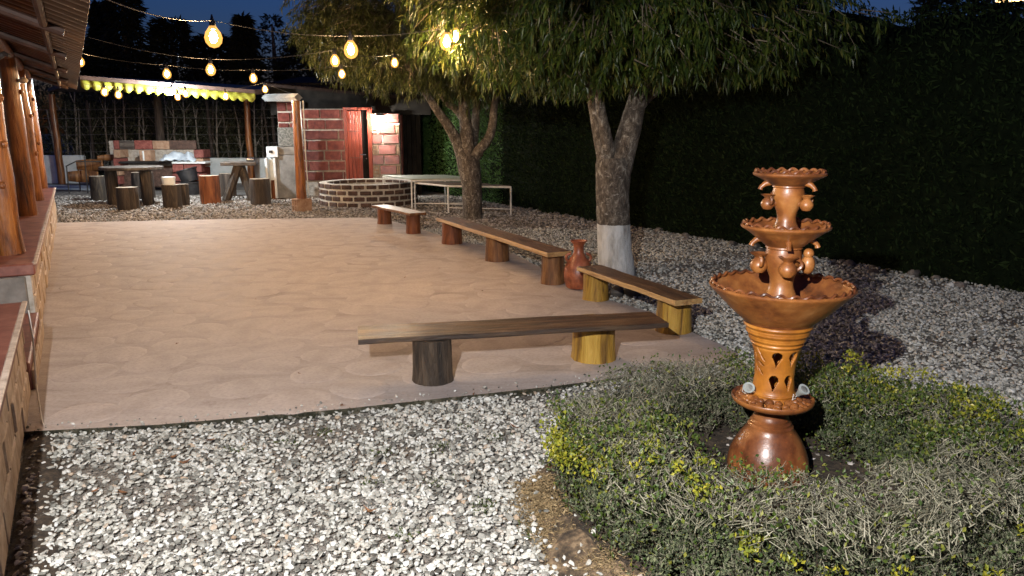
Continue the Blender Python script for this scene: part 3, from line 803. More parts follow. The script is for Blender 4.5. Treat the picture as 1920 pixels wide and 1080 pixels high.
for k in range(4):
    w = (xe - xr) / 4; m = MB(); m.box((0, 0, 0), (w - .006, .03, hz(212) - z0), None, ch=.004); piece('board', m.mesh('board', 'dark_boards'), hut, (xr + w * (k + .5), HY + .45, (hz(212) + z0) / 2))
m = MB(); m.box((xr - .04, HY + 1.6, (z0 + hz(213)) / 2), (.14, 2.8, hz(213) - z0)); m.box((xl + .07, HY + 1.6, (z0 + hz(205)) / 2), (.14, 2.8, hz(205) - z0)); m.box(((xl + xr) / 2, HY + 3, (z0 + hz(213)) / 2), (xr - xl, .14, hz(213) - z0)); m.build('rear_wall', 'red_brick', hut, smooth=False)
q = PT(713, 222, HY - .2)
hut_q = q
hl = thing('hut_lamp', 'bright white bulb on the brick wall beside the red door', 'lamp', q)
m = MB(); m.lathe([(0, -.07), (.03, -.062), (.048, -.035), (.05, -.005), (.035, .03), (.02, .05)], 14, q); m.build('bulb', 'house_bulb', hl)
m = MB(); m.tube([q + Vector((0, 0, .045)), q + Vector((0, .01, .09)), q + Vector((0, .12, .10))], [.024, .022, .03], 8); m.build('socket', 'white_enamel', hl)
m = MB(); m.lathe([(0, .115), (.10, .10), (.15, .075), (.15, .07), (.10, .092), (0, .105)], 20, q); m.build('shade', 'black_metal', hl)  # cap added to block the bulb's upward light

# concrete pier and white cabinet left of the hut
def px_box(x0, x1, yt, yb, Y, d, mat, ch=.01, parent=None, name='block'):
    a, b = PT(x0, yb, Y), PT(x1, yb, Y); zt, zb = zat(Y, yt), max(zat(Y, yb), GZ)
    m = MB(); m.box(((a.x + b.x) / 2, Y + d / 2, (zt + zb) / 2), (b.x - a.x, d, zt - zb), ch=ch); return m.build(name, mat, parent)
YP = P(540, 362, GZ).y
YP = 18.6
cp = thing('concrete_pier', 'grey concrete pier with pebbled upper block beside the log post', 'pier', (PT(540, 355, YP).x, YP, GZ))
px_box(522, 560, 291, 372, YP, .5, 'concrete', parent=cp, name='lower_block'); px_box(522.5, 559.5, 275, 290.5, YP + .01, .48, 'grey_plaster', parent=cp, name='middle_block'); px_box(522, 560, 239, 274.5, YP + .005, .49, 'rough_concrete', parent=cp, name='upper_block')
wc = thing('wash_stand', 'narrow white wash stand against the concrete pier', 'wash stand', (PT(511, 355, YP).x, YP, GZ))
px_box(500, 521.5, 275, 295, YP - .05, .4, 'white_enamel', parent=wc, name='tank'); px_box(503, 521, 296, 372, YP + .1, .25, 'white_paint', parent=wc, name='panel')
for xx in (501, 516.5): px_box(xx, xx + 4.5, 296, 372, YP - .04, .12, 'white_enamel', parent=wc, name='leg')
px_box(504, 511, 282, 287, YP - .07, .03, 'black_metal', .003, wc, 'label_plate')

# ------------------------------------------------------------------ round brick fire ring
fr = P(674, 391, GZ); RR = 1.14; FC = Vector((fr.x, fr.y + RR, GZ))
ring = thing('brick_ring', 'low round ring of dark bricks with white mortar', 'brick ring', FC)
RH = zat(fr.y, 346) - GZ
m = MB(); m.lathe([(RR - .02, 0), (RR - .02, RH - .015), (RR - .19, RH - .015), (RR - .19, 0)], 72, FC); rw = m.build('ring_wall', 'mortar', ring)
rows, N = 4, 26; rh = RH / rows
for row in range(rows):
    for k in range(N):
        a = 2 * math.pi * (k + .5 * (row % 2) + random.uniform(-.06, .06)) / N
        if math.sin(a) > .75: continue
        w = 2 * math.pi * RR / N - random.uniform(.035, .065)
        m = MB(); m.box((0, 0, 0), (w, .06, rh - random.uniform(.035, .05)), None, ch=.012)
        piece('brick', m.mesh('brick', 'old_brick'), rw, (FC.x + math.cos(a) * (RR - .03), FC.y + math.sin(a) * (RR - .03), GZ + rh * (row + .5)), a + math.pi / 2)
for k in range(26):       # capping course, seen along the inner far side
    a = 2 * math.pi * (k + random.uniform(-.05, .05)) / 26
    m = MB(); m.box((0, 0, 0), (.22, .055, rh - .05), None, ch=.012)
    if math.sin(a) > -.2: piece('brick', m.mesh('brick', 'old_brick'), rw, (FC.x + math.cos(a) * (RR - .17), FC.y + math.sin(a) * (RR - .17), GZ + RH - rh * .5), a + math.pi / 2)
m = MB(); m.lathe([(0, 0), (RR - .18, .0)], 32, FC + Vector((0, 0, .08))); m.build('ash_bed', 'soil', ring)

# ------------------------------------------------------------------ brick barbecue with its cloth
BY = 21.0
bq = thing('brick_barbecue', 'long brick barbecue with patched back wall and side counter', 'barbecue', (PT(290, 350, BY).x, BY, GZ))
def bbrick(x0, x1, yt, yb, Y, mat, d=.24): return px_box(x0, x1, yt, yb, Y, d, mat, .012, bq, 'brick')
px_box(213, 371, 264, 352, BY + .55, .2, 'mortar_dim', .01, bq, 'back_wall')
rg = random.Random(8); x = 213.5
for (w, mt) in ((11, 'red_brick'), (28, 'table_wood'), (34, 'red_brick'), (32, 'tan_brick'), (50, 'old_brick')):
    bbrick(x, x + w - .8, 263 + rg.uniform(0, 1.5), 280, BY + .5, mt, .08); x += w
for k in range(4):
    for (xa, xb) in ((213, 225), (364, 382)):
        bbrick(xa, xb, 281 + k * 16.5, 296 + k * 16.5, BY + .05, ('tan_brick', 'red_brick', 'tan_brick', 'red_brick')[(k + (xa > 300)) % 4], .5)
px_box(224, 366, 312, 350, BY + .3, .25, 'old_brick', .01, bq, 'hearth')
px_box(222, 368, 303, 306.5, BY + .02, .5, 'black_metal', .005, bq, 'grate')
bbrick(262, 283, 282, 302, BY, 'tan_brick', .3); bbrick(268, 271, 282.4, 301.6, BY - .01, 'white_paint', .02)
px_box(322, 385, 303.5, 307, BY - .25, .5, 'white_paint', .005, bq, 'counter')
for i, (xa, xb, ya, yb) in enumerate(((324, 344, 307.5, 323), (346, 378, 307.5, 323), (324, 360, 326, 340), (362, 382, 326, 340), (326, 346, 342, 352), (348, 382, 342, 352))): bbrick(xa, xb, ya, yb, BY - .2, 'red_brick', .3)
# heap of cloth
m = MB(); a, b = PT(296, 300, BY - .1), PT(364, 300, BY - .1); nx, ny = 26, 12; vs = []
zc = zat(BY, 303); hgt = zat(BY, 284) - zc
for i in range(nx):
    for j in range(ny):
        u, w = i / (nx - 1), j / (ny - 1)
        e = min(1, 4.5 * min(u, 1 - u) + .05) * min(1, 3.2 * min(w, 1 - w) + .05)
        z = zc + hgt * (e ** .6) * (.82 + .12 * math.sin(u * 17 + 2 * w) + .08 * math.sin(w * 13 + u * 6)) + .02 * math.sin(u * 31 + w * 9)
        vs.append((a.x + (b.x - a.x) * u + .03 * math.sin(w * 8), BY - .1 + .55 * w - .06 * math.sin(u * 9), z))
m.add(vs, [(i * ny + j, (i + 1) * ny + j, (i + 1) * ny + j + 1, i * ny + j + 1) for i in range(nx - 1) for j in range(ny - 1)])
o = m.build('cloth', 'grey_cloth', None, (PT(330, 300, BY).x, BY, zc), ang=70); o.modifiers.new('thick', 'SOLIDIFY').thickness = .006
tag(o, 'crumpled pale grey cloth thrown over the brick barbecue', 'cloth')
# black pots leaning below
pt = thing('stacked_pots', 'two black plastic pots stacked aslant before the barbecue', 'pots', P(352, 366, GZ))
q = P(352, 366, GZ) + Vector((0, .25, 0))
for k, (zz, rr, tl) in enumerate(((0, .25, 0), (.34, .26, .28))):
    m = MB(); m.lathe([(0, .0), (rr * .8, 0), (rr * .98, .30), (rr * 1.07, .31), (rr * 1.07, .34), (rr * .94, .34), (rr * .76, .04), (0, .03)], 26)
    rm = Matrix.Rotation(-tl, 4, 'Y'); m.v = [tuple(rm @ Vector(w) + q + Vector((0, 0, zz))) for w in m.v]; m.build('pot', 'black_rubber', pt)

# ------------------------------------------------------------------ log stump seats and tables
def stump(x0, x1, yt, yb, mat, label, jit=.05, cut='cut_end', taper=1.0):
    f = P((x0 + x1) / 2, yb, GZ); r = (x1 - x0) / 2 / FPX * dep(f); c = Vector((f.x, f.y + r, GZ)); h = zat(c.y, yt) - GZ
    m = MB(); sd = int(x0 * 3)
    m.tube([(c.x, c.y, GZ + h * k / 5) for k in range(6)], [r * (1.02 + (taper - 1) * k / 5) for k in range(5)] + [r * taper * .985], 20, jit, True, 0, 1, sd)
    o = m.build('stump_seat', [mat, cut], None, c); tag(o, label, 'stump', 'log stump seats'); return o
stump(165, 196, 330, 378, 'dark_log', 'dark log stump seat left of the round table')
stump(213, 252, 351, 396, 'grey_log', 'short grey stump seat in front of the round table')
stump(243, 281, 323, 374, 'grey_log', 'broad grey stump seat behind the round table')
stump(301, 334, 346, 392, 'dark_log', 'dark stump seat right of the round table carrying the white tub')
stump(334, 352, 345, 387, 'dark_log', 'narrow dark stump seat touching the one with the white tub')
stump(370, 407, 329, 383, 'orange_log', 'reddish brown stump seat between the two tables')
stump(409, 438, 325, 371, 'grey_log', 'grey stump seat behind the splayed table leg')
stump(466, 502, 335, 386, 'grey_log', 'grey stump seat right of the splayed table')
stump(505, 530, 337, 374, 'orange_log', 'small orange stump seat beside the concrete pier')
f = P(313, 391, GZ); q = Vector((f.x + .02, f.y + .16, zat(f.y + .18, 346)))
tb = thing('tub', 'small white tub standing on a dark stump', 'tub', q)
m = MB(); m.lathe([(.13, 0), (.145, .13), (.152, .135), (.152, .15), (.138, .15), (.12, .02), (0, .02)], 20, q); m.build('tub_body', 'white_enamel', tb)
m = MB(); m.lathe([(.15, .152), (.15, .17), (.05, .178), (0, .18)], 20, q); m.build('lid', 'white_enamel', tb)

TF = P(254, 384, GZ); tr = (310 - 197) / 2 / FPX * 16.6
tcn = Vector((TF.x, TF.y, GZ)); tzt = zat(tcn.y, 312)
rt = thing('round_table', 'round wooden table on thick log legs amid the stumps', 'table', tcn)
m = MB(); m.lathe([(tr * .96, tzt - .075), (tr, tzt - .06), (tr, tzt - .01), (tr * .985, tzt)], 40, (tcn.x, tcn.y, 0)); m.build('table_top', 'table_wood', rt)
for k, a in enumerate((200, 335, 80)):
    c = tcn + Vector((math.cos(R(a)), math.sin(R(a)), 0)) * tr * .66
    m = MB(); m.tube([(c.x, c.y, GZ + (tzt - .074 - GZ) * i / 4) for i in range(5)], .125, 12, .06, seed=k); m.build('leg', 'dark_log', rt)
s2 = P(449, 378, GZ); st = thing('splayed_table', 'narrow rustic table on splayed timber legs', 'table', s2)
z2 = zat(s2.y, 304); m = MB(); a, b = PT(411, 308, s2.y + .1), PT(490, 306, s2.y + .7)
m.box(((a.x + b.x) / 2, s2.y + .35, z2 - .045), (b.x - a.x, .62, .09), R(12), ch=.012); m.build('table_top', 'table_wood', st)
for (xa, xb, ya, yb, dy) in ((447, 424, 314, 381, 0), (451, 474, 314, 373, .1)):
    p0 = PT(xa, ya, s2.y + .2 + dy); p1 = PT(xb, yb, s2.y + dy); p1.z = GZ
    m = MB(); m.tube([p1, p0.lerp(p1, .5), Vector((p0.x, p0.y, z2 - .092))], [.10, .105, .115], 8, .04); m.build('leg', 'dark_log', st)
tc_ = thing('tin_can', 'small shiny tin lying on the splayed table', 'can', (PT(462, 302, s2.y + .3).x, s2.y + .3, z2)); m = MB(); q = Vector((PT(462, 302, s2.y + .3).x, s2.y + .3, z2 + .05)); m.tube([q, q + Vector((.16, .03, 0))], .048, 12); m.build('can_body', 'chrome', tc_); m = MB(); m.tube([q + Vector((.161, .03, 0)), q + Vector((.17, .032, 0))], .051, 12); m.build('rim', 'chrome', tc_)

# slatted chair at the left
cf = P(140, 362, GZ); ch = thing('slatted_chair', 'low slatted wooden armchair on a thin black frame', 'chair', cf)
def X_(px, dy=0): return PT(px, 350, cf.y + dy).x
for (yt, yb, dy, x0, x1) in ((301, 318, .5, 128, 178), (322, 340, .1, 126, 182), (292, 299, .62, 165, 200)):
    m = MB(); n = 14; vs = []
    for i in range(n + 1):
        u = i / n; x = X_(x0) + (X_(x1) - X_(x0)) * u; y = cf.y + dy + .14 * math.sin(math.pi * u)
        for z in (zat(cf.y + dy, yb) - .04 * math.sin(math.pi * u), zat(cf.y + dy, yt) + .03 * math.sin(math.pi * u)): vs.append((x, y, z))
    m.add(vs, [(2 * i, 2 * i + 2, 2 * i + 3, 2 * i + 1) for i in range(n)]); o = m.build('slat', 'brown_log', ch, ang=70); o.modifiers.new('thick', 'SOLIDIFY').thickness = .025
for (x, yt, dy) in ((128, 312, 0), (163, 290, .02), (126, 305, .6), (178, 300, .6)):
    m = MB(); m.tube([(X_(x), cf.y + dy, GZ), (X_(x) + .02, cf.y + dy, zat(cf.y + dy, yt))], .016, 8); m.build('leg', 'black_metal', ch)
m = MB(); m.tube([(X_(128), cf.y, zat(cf.y, 312)), (X_(146), cf.y + .03, zat(cf.y, 303)), (X_(176), cf.y + .5, zat(cf.y + .5, 303))], .016, 8); m.build('armrest', 'black_metal', ch)

# low white wall behind, in two lengths
for (xa, xb, yt, lab) in ((20, 163, 291, 'low white wall behind the slatted chair'), (383, 502, 296, 'low white wall behind the splayed table')):
    Y = 24.4; a, b = PT(xa, 340, Y), PT(xb, 340, Y); zt = zat(Y, yt)
    m = MB(); m.box(((a.x + b.x) / 2, Y, (zt + GZ) / 2 - .1), (b.x - a.x, .22, zt - GZ + .2), ch=.03); o = m.build('low_wall', 'white_paint', None, ((a.x + b.x) / 2, Y, GZ)); tag(o, lab, 'wall')
# swept pale cement apron in front of it
m = MB(); q = [P(60, 352), P(215, 356), P(215, 346), P(60, 344)]; m.add([Vector((w.x, w.y, -.034)) for w in q] , [(0, 1, 2, 3)]); struct(m.build('cement_apron', 'white_paint', smooth=False))

# wire fence and saplings behind the shelter
FYY = 25.2
wf = thing('wire_fence', 'fence of barbed wire strands behind the shelter', 'fence', (PT(300, 300, FYY).x, FYY, GZ))
for k, y in enumerate((205, 221, 237, 252, 268, 284)):
    m = MB(); xs = np.linspace(60, 522, 13); m.tube([(PT(x, y, FYY).x, FYY, zat(FYY, y) + .02 * math.sin(x)) for x in xs], .0055, 5)
    for x in np.linspace(66, 518, 34) + rng.uniform(-5, 5, 34): c = Vector((PT(x, y, FYY).x, FYY, zat(FYY, y))); m.tube([c - Vector((.015, 0, .022)), c + Vector((.015, 0, .022))], .003, 4)
    m.build('wire', 'wire', wf)
for x in (70, 180, 400, 518):
    c = PT(x, 340, FYY + .08); m = MB(); m.tube([(c.x, FYY + .08, GZ - .1), (c.x + .03, FYY + .08, 1.2), (c.x, FYY + .08, 2.6)], [.06, .055, .05], 8, .1, seed=x); m.build('post', 'grey_log', wf)
rg = random.Random(21)
for i, x in enumerate(list(np.linspace(66, 516, 24))):
    x += rg.uniform(-8, 8); Y = FYY + rg.uniform(.3, 1.6); b = PT(x, 340, Y); b.z = GZ; h = rg.uniform(2.3, 3.2)
    t = thing('sapling', 'slim pale stemmed sapling in the row behind the wire fence', 'tree', b, 'saplings behind the wire fence')
    m = MB(); lx = rg.uniform(-.2, .2)
    path = [(b.x + lx * (k / 5) ** 1.5 + rg.uniform(-.03, .03), Y, GZ + h * k / 5) for k in range(6)]
    m.tube(path, [.04, .038, .034, .028, .02, .01], 6, .1)
    for q in range(5):
        k = rg.randint(1, 4); p0 = Vector(path[k]); m.tube([p0, p0 + Vector((rg.uniform(-.35, .35), rg.uniform(-.1, .1), rg.uniform(.25, .6)))], [.014, .006], 5)
    m.build('trunk', 'pale_bark', t)
    n = 420; p = np.stack([rng.normal(b.x, .33, n), rng.normal(Y, .3, n), rng.uniform(.3, h + .3, n)], 1)
    v, f = leaves(p, rng.normal(0, 1, (n, 3)), rng.uniform(.06, .13, n), .035); stuff(np_obj('crown', v, f, 'leaf_thicket', t, b))

# ------------------------------------------------------------------ two white metal tables
def metal_table(label, feet, ztop, topmat, slats):
    c = sum((Vector((p.x, p.y, 0)) for p in feet), Vector()) / 4; t = thing('metal_table', label, 'table', (c.x, c.y, GZ))
    r = .019
    for p in feet:
        m = MB(); m.tube([(p.x, p.y, GZ), (p.x, p.y, ztop - .02)], r, 8); m.build('leg', 'white_metal', t)
    m = MB()
    for k in range(4):
        a, b = feet[k], feet[(k + 1) % 4]; m.tube([(a.x, a.y, ztop), (b.x, b.y, ztop)], r * 1.1, 6)
    m.build('top_frame', 'white_metal', t)
    for (a, b) in ((feet[0], feet[3]), (feet[1], feet[2])):
        m = MB(); m.tube([(a.x, a.y, .10), (b.x, b.y, .10)], r * .6, 6); m.build('stretcher', 'white_metal', t)
    A_, B_, C2, D2 = [Vector((p.x, p.y, ztop + .012)) for p in feet]
    if not slats:
        m = MB(); q = [A_, B_, C2, D2]; m.add(q + [w + Vector((0, 0, .03)) for w in q], [(3, 2, 1, 0), (4, 5, 6, 7), (0, 1, 5, 4), (1, 2, 6, 5), (2, 3, 7, 6), (3, 0, 4, 7)])
        m.build('table_top', topmat, t, smooth=False)
    else:
        for k in range(6):
            f0, f1 = (k + .08) / 6, (k + .80) / 6
            if k == 3: continue
            m = MB(); q = [A_.lerp(B_, f0), A_.lerp(B_, f1), D2.lerp(C2, f1), D2.lerp(C2, f0)]; dz = Vector((0, 0, .022))
            m.add(q + [w + dz for w in q], [(3, 2, 1, 0), (4, 5, 6, 7), (0, 1, 5, 4), (1, 2, 6, 5), (2, 3, 7, 6), (3, 0, 4, 7)]); m.build('slat', topmat, t, smooth=False)
q0, q1 = P(720, 383, GZ), P(773, 394, GZ)
dx = Vector((1.42, .18, 0))
metal_table('white metal table with a flat pale green top by the brick ring', [q0, q1, q1 + dx, q0 + dx], zat(q1.y, 339), 'green_top', False)
q0, q1 = P(779, 393, GZ), P(841, 402, GZ); q2 = P(958, 405, GZ)
metal_table('white metal rack with loose boards behind the left tree', [q0, q1, q2, q0 + (q2 - q1)], zat(q1.y, 349), 'table_wood', True)

# ------------------------------------------------------------------ log benches
def bench(label, ends, ztop, width, thick, legs, mat, legmat, edge=None, over=0):
    """ends: two ground points under the plank's centre line"""
    a, b = [Vector((p[0], p[1], 0)) for p in ends]; d = (b - a); L = d.length; d.normalize(); rot = math.atan2(d.y, d.x)
    t = thing('log_bench', label, 'bench', ((a.x + b.x) / 2, (a.y + b.y) / 2, 0), 'log benches round the paving')
    c = (a + b) / 2
    m = MB(); n = 22; rgp = random.Random(int(L * 100)); vs = []
    wob = [rgp.uniform(-1, 1) * .003 for _ in range(n + 1)]; wb2 = [rgp.uniform(-1, 1) * .003 for _ in range(n + 1)]
    for i in range(n + 1):                 # sawn plank, edges slightly wavy, chamfered
        x = -L / 2 + L * i / n; e = .006
        hw0, hw1 = -width / 2 + wob[i], width / 2 + wb2[i]; zw = .002 * math.sin(i * .55)
        for (y, z) in ((hw0 + e, -thick), (hw0, -thick + e), (hw0, -e), (hw0 + e, 0), (hw1 - e, 0), (hw1, -e), (hw1, -thick + e), (hw1 - e, -thick)): vs.append(Vector((x, y, z + zw)))
    fs = [(i * 8 + k, i * 8 + (k + 1) % 8, (i + 1) * 8 + (k + 1) % 8, (i + 1) * 8 + k) for i in range(n) for k in range(8)]
    m.add(vs, [q[::-1] for q in fs]); m.m = [1 if (edge and (j % 8) in (0, 1, 2, 4, 5, 6)) else 0 for j in range(len(fs))]
    m.add(vs[:8], [tuple(range(8))], 1 if edge else 0); m.add(vs[-8:], [tuple(range(8))[::-1]], 1 if edge else 0)
    o = bpy.data.objects.new('plank', m.mesh('plank', [mat, edge or mat], ang=30)); o.location = c + Vector((0, 0, ztop)) - wloc(t); o.rotation_euler = (0, 0, rot); link(o, t)
    for k, (lx, ly, lr, lm) in enumerate(legs):
        m = MB(); hh = ztop - thick
        m.tube([(lx, ly, .0 + (hh + .002) * i / 6) for i in range(7)], [lr * (1.05, 1.02, 1.0, .99, .985, .98, .975)[i] for i in range(7)], 22, .035, seed=k + int(lx * 50)); m.build('leg', lm or legmat, t)
    return t
def leg_px(x0, x1, yb):
    f = P((x0 + x1) / 2, yb, 0); r = (x1 - x0) / 2 / FPX * dep(f); return (f.x, f.y + r, r)
# front bench
l1 = leg_px(770, 846, 724); l2 = leg_px(1076, 1158, 683)
zt = zat(l1[1] - .02, 634) ; zt = .335
e0, e1 = P(671, 624, zt), P(1236, 594, zt)
bench('long low front bench, one dark and one yellow log leg', (e0, e1), zt, .36, .035,
      [(l1[0], l1[1], l1[2], 'dark_log'), (l2[0], l2[1], l2[2], 'yellow_log')], 'bench_plank', 'yellow_log', 'plank_edge_dark')
# bench right of the jar
l1 = leg_px(1095, 1143, 566); l2 = leg_px(1236, 1302, 628); zt = .35
e0, e1 = P(1104, 498, zt), P(1292, 561, zt)
bench('yellow legged bench between the clay jar and the hedge ring', (e0, e1), zt, .27, .045, [(*l1, None), (*l2, None)], 'bench_plank', 'yellow_log', 'plank_light')
# long bench with three legs
l1 = leg_px(827, 865, 459); l2 = leg_px(909, 954, 492); l3 = leg_px(1015, 1059, 535); zt = .40
e0, e1 = P(836, 407, zt), P(1049, 472, zt)
bench('longest bench on three log legs in front of the left tree', (e0, e1), zt, .30, .05, [(*l1, 'orange_log'), (*l2, 'brown_log'), (*l3, 'brown_log')], 'bench_plank', 'brown_log', 'plank_light')
# short far bench
l1 = leg_px(706, 732, 421); l2 = leg_px(760, 787, 439); zt = .37
e0, e1 = P(711, 384, zt), P(784, 399, zt)
bench('short far bench with a pale plank near the brick ring', (e0, e1), zt, .30, .04, [(*l1, None), (*l2, None)], 'plank_pale', 'orange_log', 'brown_log')

# ------------------------------------------------------------------ clay jar and stones by the right tree
q = P(1086, 546, 0); q.y += .15; sc = dep(q) / FPX
jar = thing('clay_jar', 'tall red clay jar with narrow neck and small handles', 'jar', q)
hj = zat(q.y, 451)
prof = [(0, 0), (17, 0), (22, .03), (26, .16), (27.5, .30), (26, .44), (20, .58), (13, .68), (9.5, .76), (9, .86), (11, .94), (15.5, .985), (16, 1.0), (13, 1.0), (8, .93), (6, .8)]
m = MB(); m.lathe([(r * sc, z * hj) for r, z in prof], 36, q); m.build('jar_body', 'terracotta_jar', jar)
for s_ in (-1, 1):
    m = MB(); path = []
    for k in range(9):
        a = math.pi * k / 8; path.append(q + Vector((s_ * sc * (14 + 9 * math.sin(a)), 0, hj * (.56 + .17 * (1 - math.cos(a)) / 2))))
    m.tube(path, sc * 2.6, 8); m.build('handle', 'terracotta_jar', jar)
for (x0, x1, yb, lab) in ((1146, 1172, 559, 'left of two dark stones under the yellow legged bench'), (1173, 1206, 561, 'right of two dark stones under the yellow legged bench')):
    p = P((x0 + x1) / 2, yb, GZ); rr = (x1 - x0) / 2 / FPX * dep(p); m = MB(); m.ball((p.x, p.y + rr, GZ + rr * .7), rr * 1.05, 12, 8, (1, .9, .85), .08, x0); o = m.build('stone', 'dark_stone', None, (p.x, p.y + rr, GZ)); tag(o, lab, 'stone')

# ================================================================== FOUNTAIN
fo = thing('clay_fountain', 'three tiered glazed clay fountain with scalloped bowls and pierced pedestal', 'fountain', FX)
def fz(y): return zat(FX.y, y)
def frad(y, hw):
    z = fz(y); return hw / FPX * (FX.y * CP + (H - z) * SP)
def prof_px(lst): return [(frad(y, hw), fz(y)) for (y, hw) in lst]
FXY = Vector((FX.x, FX.y, 0))
m = MB(); pr = prof_px([(893, 69), (880, 72.5), (866, 73), (850, 70.5), (835, 65), (820, 57), (806, 47), (798, 41), (795, 41), (792, 37), (788, 37), (785, 33), (781, 33), (778, 31), (771, 30), (766, 31), (761, 35), (757, 42)])
m.lathe([(pr[0][0], GZ)] + pr, 64, FXY); m.build('base', 'glaze_dark', fo)
# tray
m = MB(); m.lathe(prof_px([(761, 34), (760, 45), (757, 58), (753, 69), (750, 72.5), (747, 74), (744, 74.5), (742, 73.5), (743, 71), (746, 67), (749, 55), (750, 38)]), 72, FXY); tray = m.build('tray', 'glaze', fo)
m = MB(); rg = random.Random(5)
for (hw, n, y) in ((63, 25, 748), (54, 22, 745), (46, 19, 741)):
    for k in range(n):
        a = 2 * math.pi * (k + rg.uniform(-.2, .2)) / n; r_ = frad(y, hw)
        m.ball(FXY + Vector((math.cos(a) * r_, math.sin(a) * r_, fz(y))), frad(y, rg.uniform(5.6, 8.2)), 9, 6, (1.1, 1.1, .85), .10, k)
m.build('pebble_ring', 'glaze', tray)
# pierced pedestal: fine grid with the drop-shaped openings left out, then given wall thickness
ctrl = [(752, 44), (742, 42), (736, 40), (725, 37.5), (705, 36), (690, 36), (675, 37.5), (660, 40.5), (648, 44), (640, 47), (633, 50), (625, 54), (617, 57.5), (609, 60.5), (602, 62), (598, 62)]
ys = np.linspace(752, 598, 150); hws = np.interp(-ys, [-c[0] for c in ctrl], [c[1] for c in ctrl])
for yc in (608, 621, 633, 641): hws += 1.5 * np.exp(-((ys - yc) / 2.2) ** 2) - 1.2 * np.exp(-((ys - yc - 5) / 1.6) ** 2)
hws += 2.0 * np.exp(-((ys - 733) / 2) ** 2)
NA = 320; vs = []
for y, hw in zip(ys, hws):
    r_, z = frad(y, hw), fz(y)
    for k in range(NA): a = 2 * math.pi * k / NA; vs.append(FXY + Vector((math.cos(a) * r_, math.sin(a) * r_, z)))
def hole(a, y):
    """a: degrees from the camera-facing side"""
    for (ac, yc, kind) in HOLES:
        da = (a - ac + 180) % 360 - 180; x = da / 180 * math.pi * 37; dy = y - yc
        if kind == 0:                     # drop, round end up, slightly hooked tip
            x2 = x + .012 * max(dy, 0) ** 2 * .35 - 1.0
            w = 9.0 * math.sqrt(max(0, 1 - ((dy + 5) / 9) ** 2)) if dy < -3 else 9.0 * .97 * max(0, 1 - (dy + 3) / 19) ** 1.15
            if -14 < dy < 16 and abs(x2) < w: return True
        else:                             # slit, leaning
            u = x * math.cos(kind) + dy * math.sin(kind); w_ = -x * math.sin(kind) + dy * math.cos(kind)
            if abs(u) < 9 and abs(w_) < 2.3 * (1 - (u / 9) ** 2): return True
    return False
HOLES = []
for k in range(4):
    c0 = k * 90
    for da in (0, 45): HOLES += [(c0 + da + 3, 664, 0), (c0 + da - 2, 708, 0)]
HOLES = [h for h in HOLES if not (-75 < ((h[0] + 180) % 360 - 180) < -20)]
HOLES += [(-44, 652, 1.15), (-60, 660, 1.5), (-40, 676, .45), (-42, 690, .75), (-58, 684, 1.3), (-34, 664, .9)]
fs = []
dirc = math.degrees(math.atan2(-FX.y, -FX.x))
for i in range(len(ys) - 1):
    for k in range(NA):
        a = (k + .5) / NA * 360 - dirc
        if 650 - 18 < ys[i] < 728 and hole(a, (ys[i] + ys[i + 1]) / 2): continue
        fs.append((i * NA + k, i * NA + (k + 1) % NA, (i + 1) * NA + (k + 1) % NA, (i + 1) * NA + k))
m = MB(); m.add(vs, fs); pd = m.build('pedestal', 'glaze_amber', fo, ang=60); md = pd.modifiers.new('thick', 'SOLIDIFY'); md.thickness = .016; md.offset = -1
def bowl(y_b, hw_b, y_r, hw_r, mid, mat, name='bowl'):
    out = [(y_b, hw_b), *mid, (y_r + 3, hw_r - 1.5), (y_r + 1, hw_r), (y_r - 1.5, hw_r), (y_r - 3, hw_r - 2)]
    inn = [(y + 1.5, hw - 5) for (y, hw) in [(y_r, hw_r)] + mid[::-1]] + [(y_b - 5, hw_b - 4), (y_b - 4, 2)]
    m = MB(); m.lathe(prof_px(out + inn), 84, FXY); bo = m.build(name, mat, fo)
    n = 220; waves = max(18, int(hw_r * .235) * 1 + 2); path = []       # crimped clay frill on the lip
    for k in range(n):
        a = 2 * math.pi * k / n; w = math.sin(a * waves); r_ = frad(y_r, hw_r - 6 + 1.5 * math.cos(a * waves))
        path.append(FXY + Vector((math.cos(a) * r_, math.sin(a) * r_, fz(y_r - 4.5 - 2.6 * w))))
    m = MB(); m.tube(path, frad(y_r, 2.9), 6, closed=True); m.build('frill', 'glaze_dark', bo)
    return bo
bowl(602, 60, 536, 131, [(598, 66), (590, 76), (578, 90), (564, 104), (551, 117), (543, 126)], 'glaze')
m = MB(); m.lathe(prof_px([(604, 61), (601, 64), (598, 64.5), (596, 66)]), 64, FXY); m.build('collar', 'glaze_dark', fo)
m = MB(); m.lathe(prof_px([(566, 30), (549, 27), (540, 23), (531, 21), (520, 22), (508, 27), (496, 31), (484, 33), (474, 33), (466, 31), (464, 33.5), (461, 33)]), 40, FXY); m.build('middle_stem', 'glaze', fo)
bowl(463, 30, 424, 81, [(459, 36), (451, 45), (442, 57), (433, 69)], 'glaze')
m = MB(); m.lathe(prof_px([(446, 24), (425, 22), (415, 18), (406, 17), (396, 19), (384, 24), (372, 28), (360, 29), (352, 27), (350, 29.5), (347, 29)]), 40, FXY); m.build('upper_stem', 'glaze', fo)
bowl(349, 27, 326, 66, [(345, 35), (339, 45), (333, 56)], 'glaze')
def ang_vec(deg):
    a = R(dirc + deg); return Vector((math.cos(a), math.sin(a), 0))
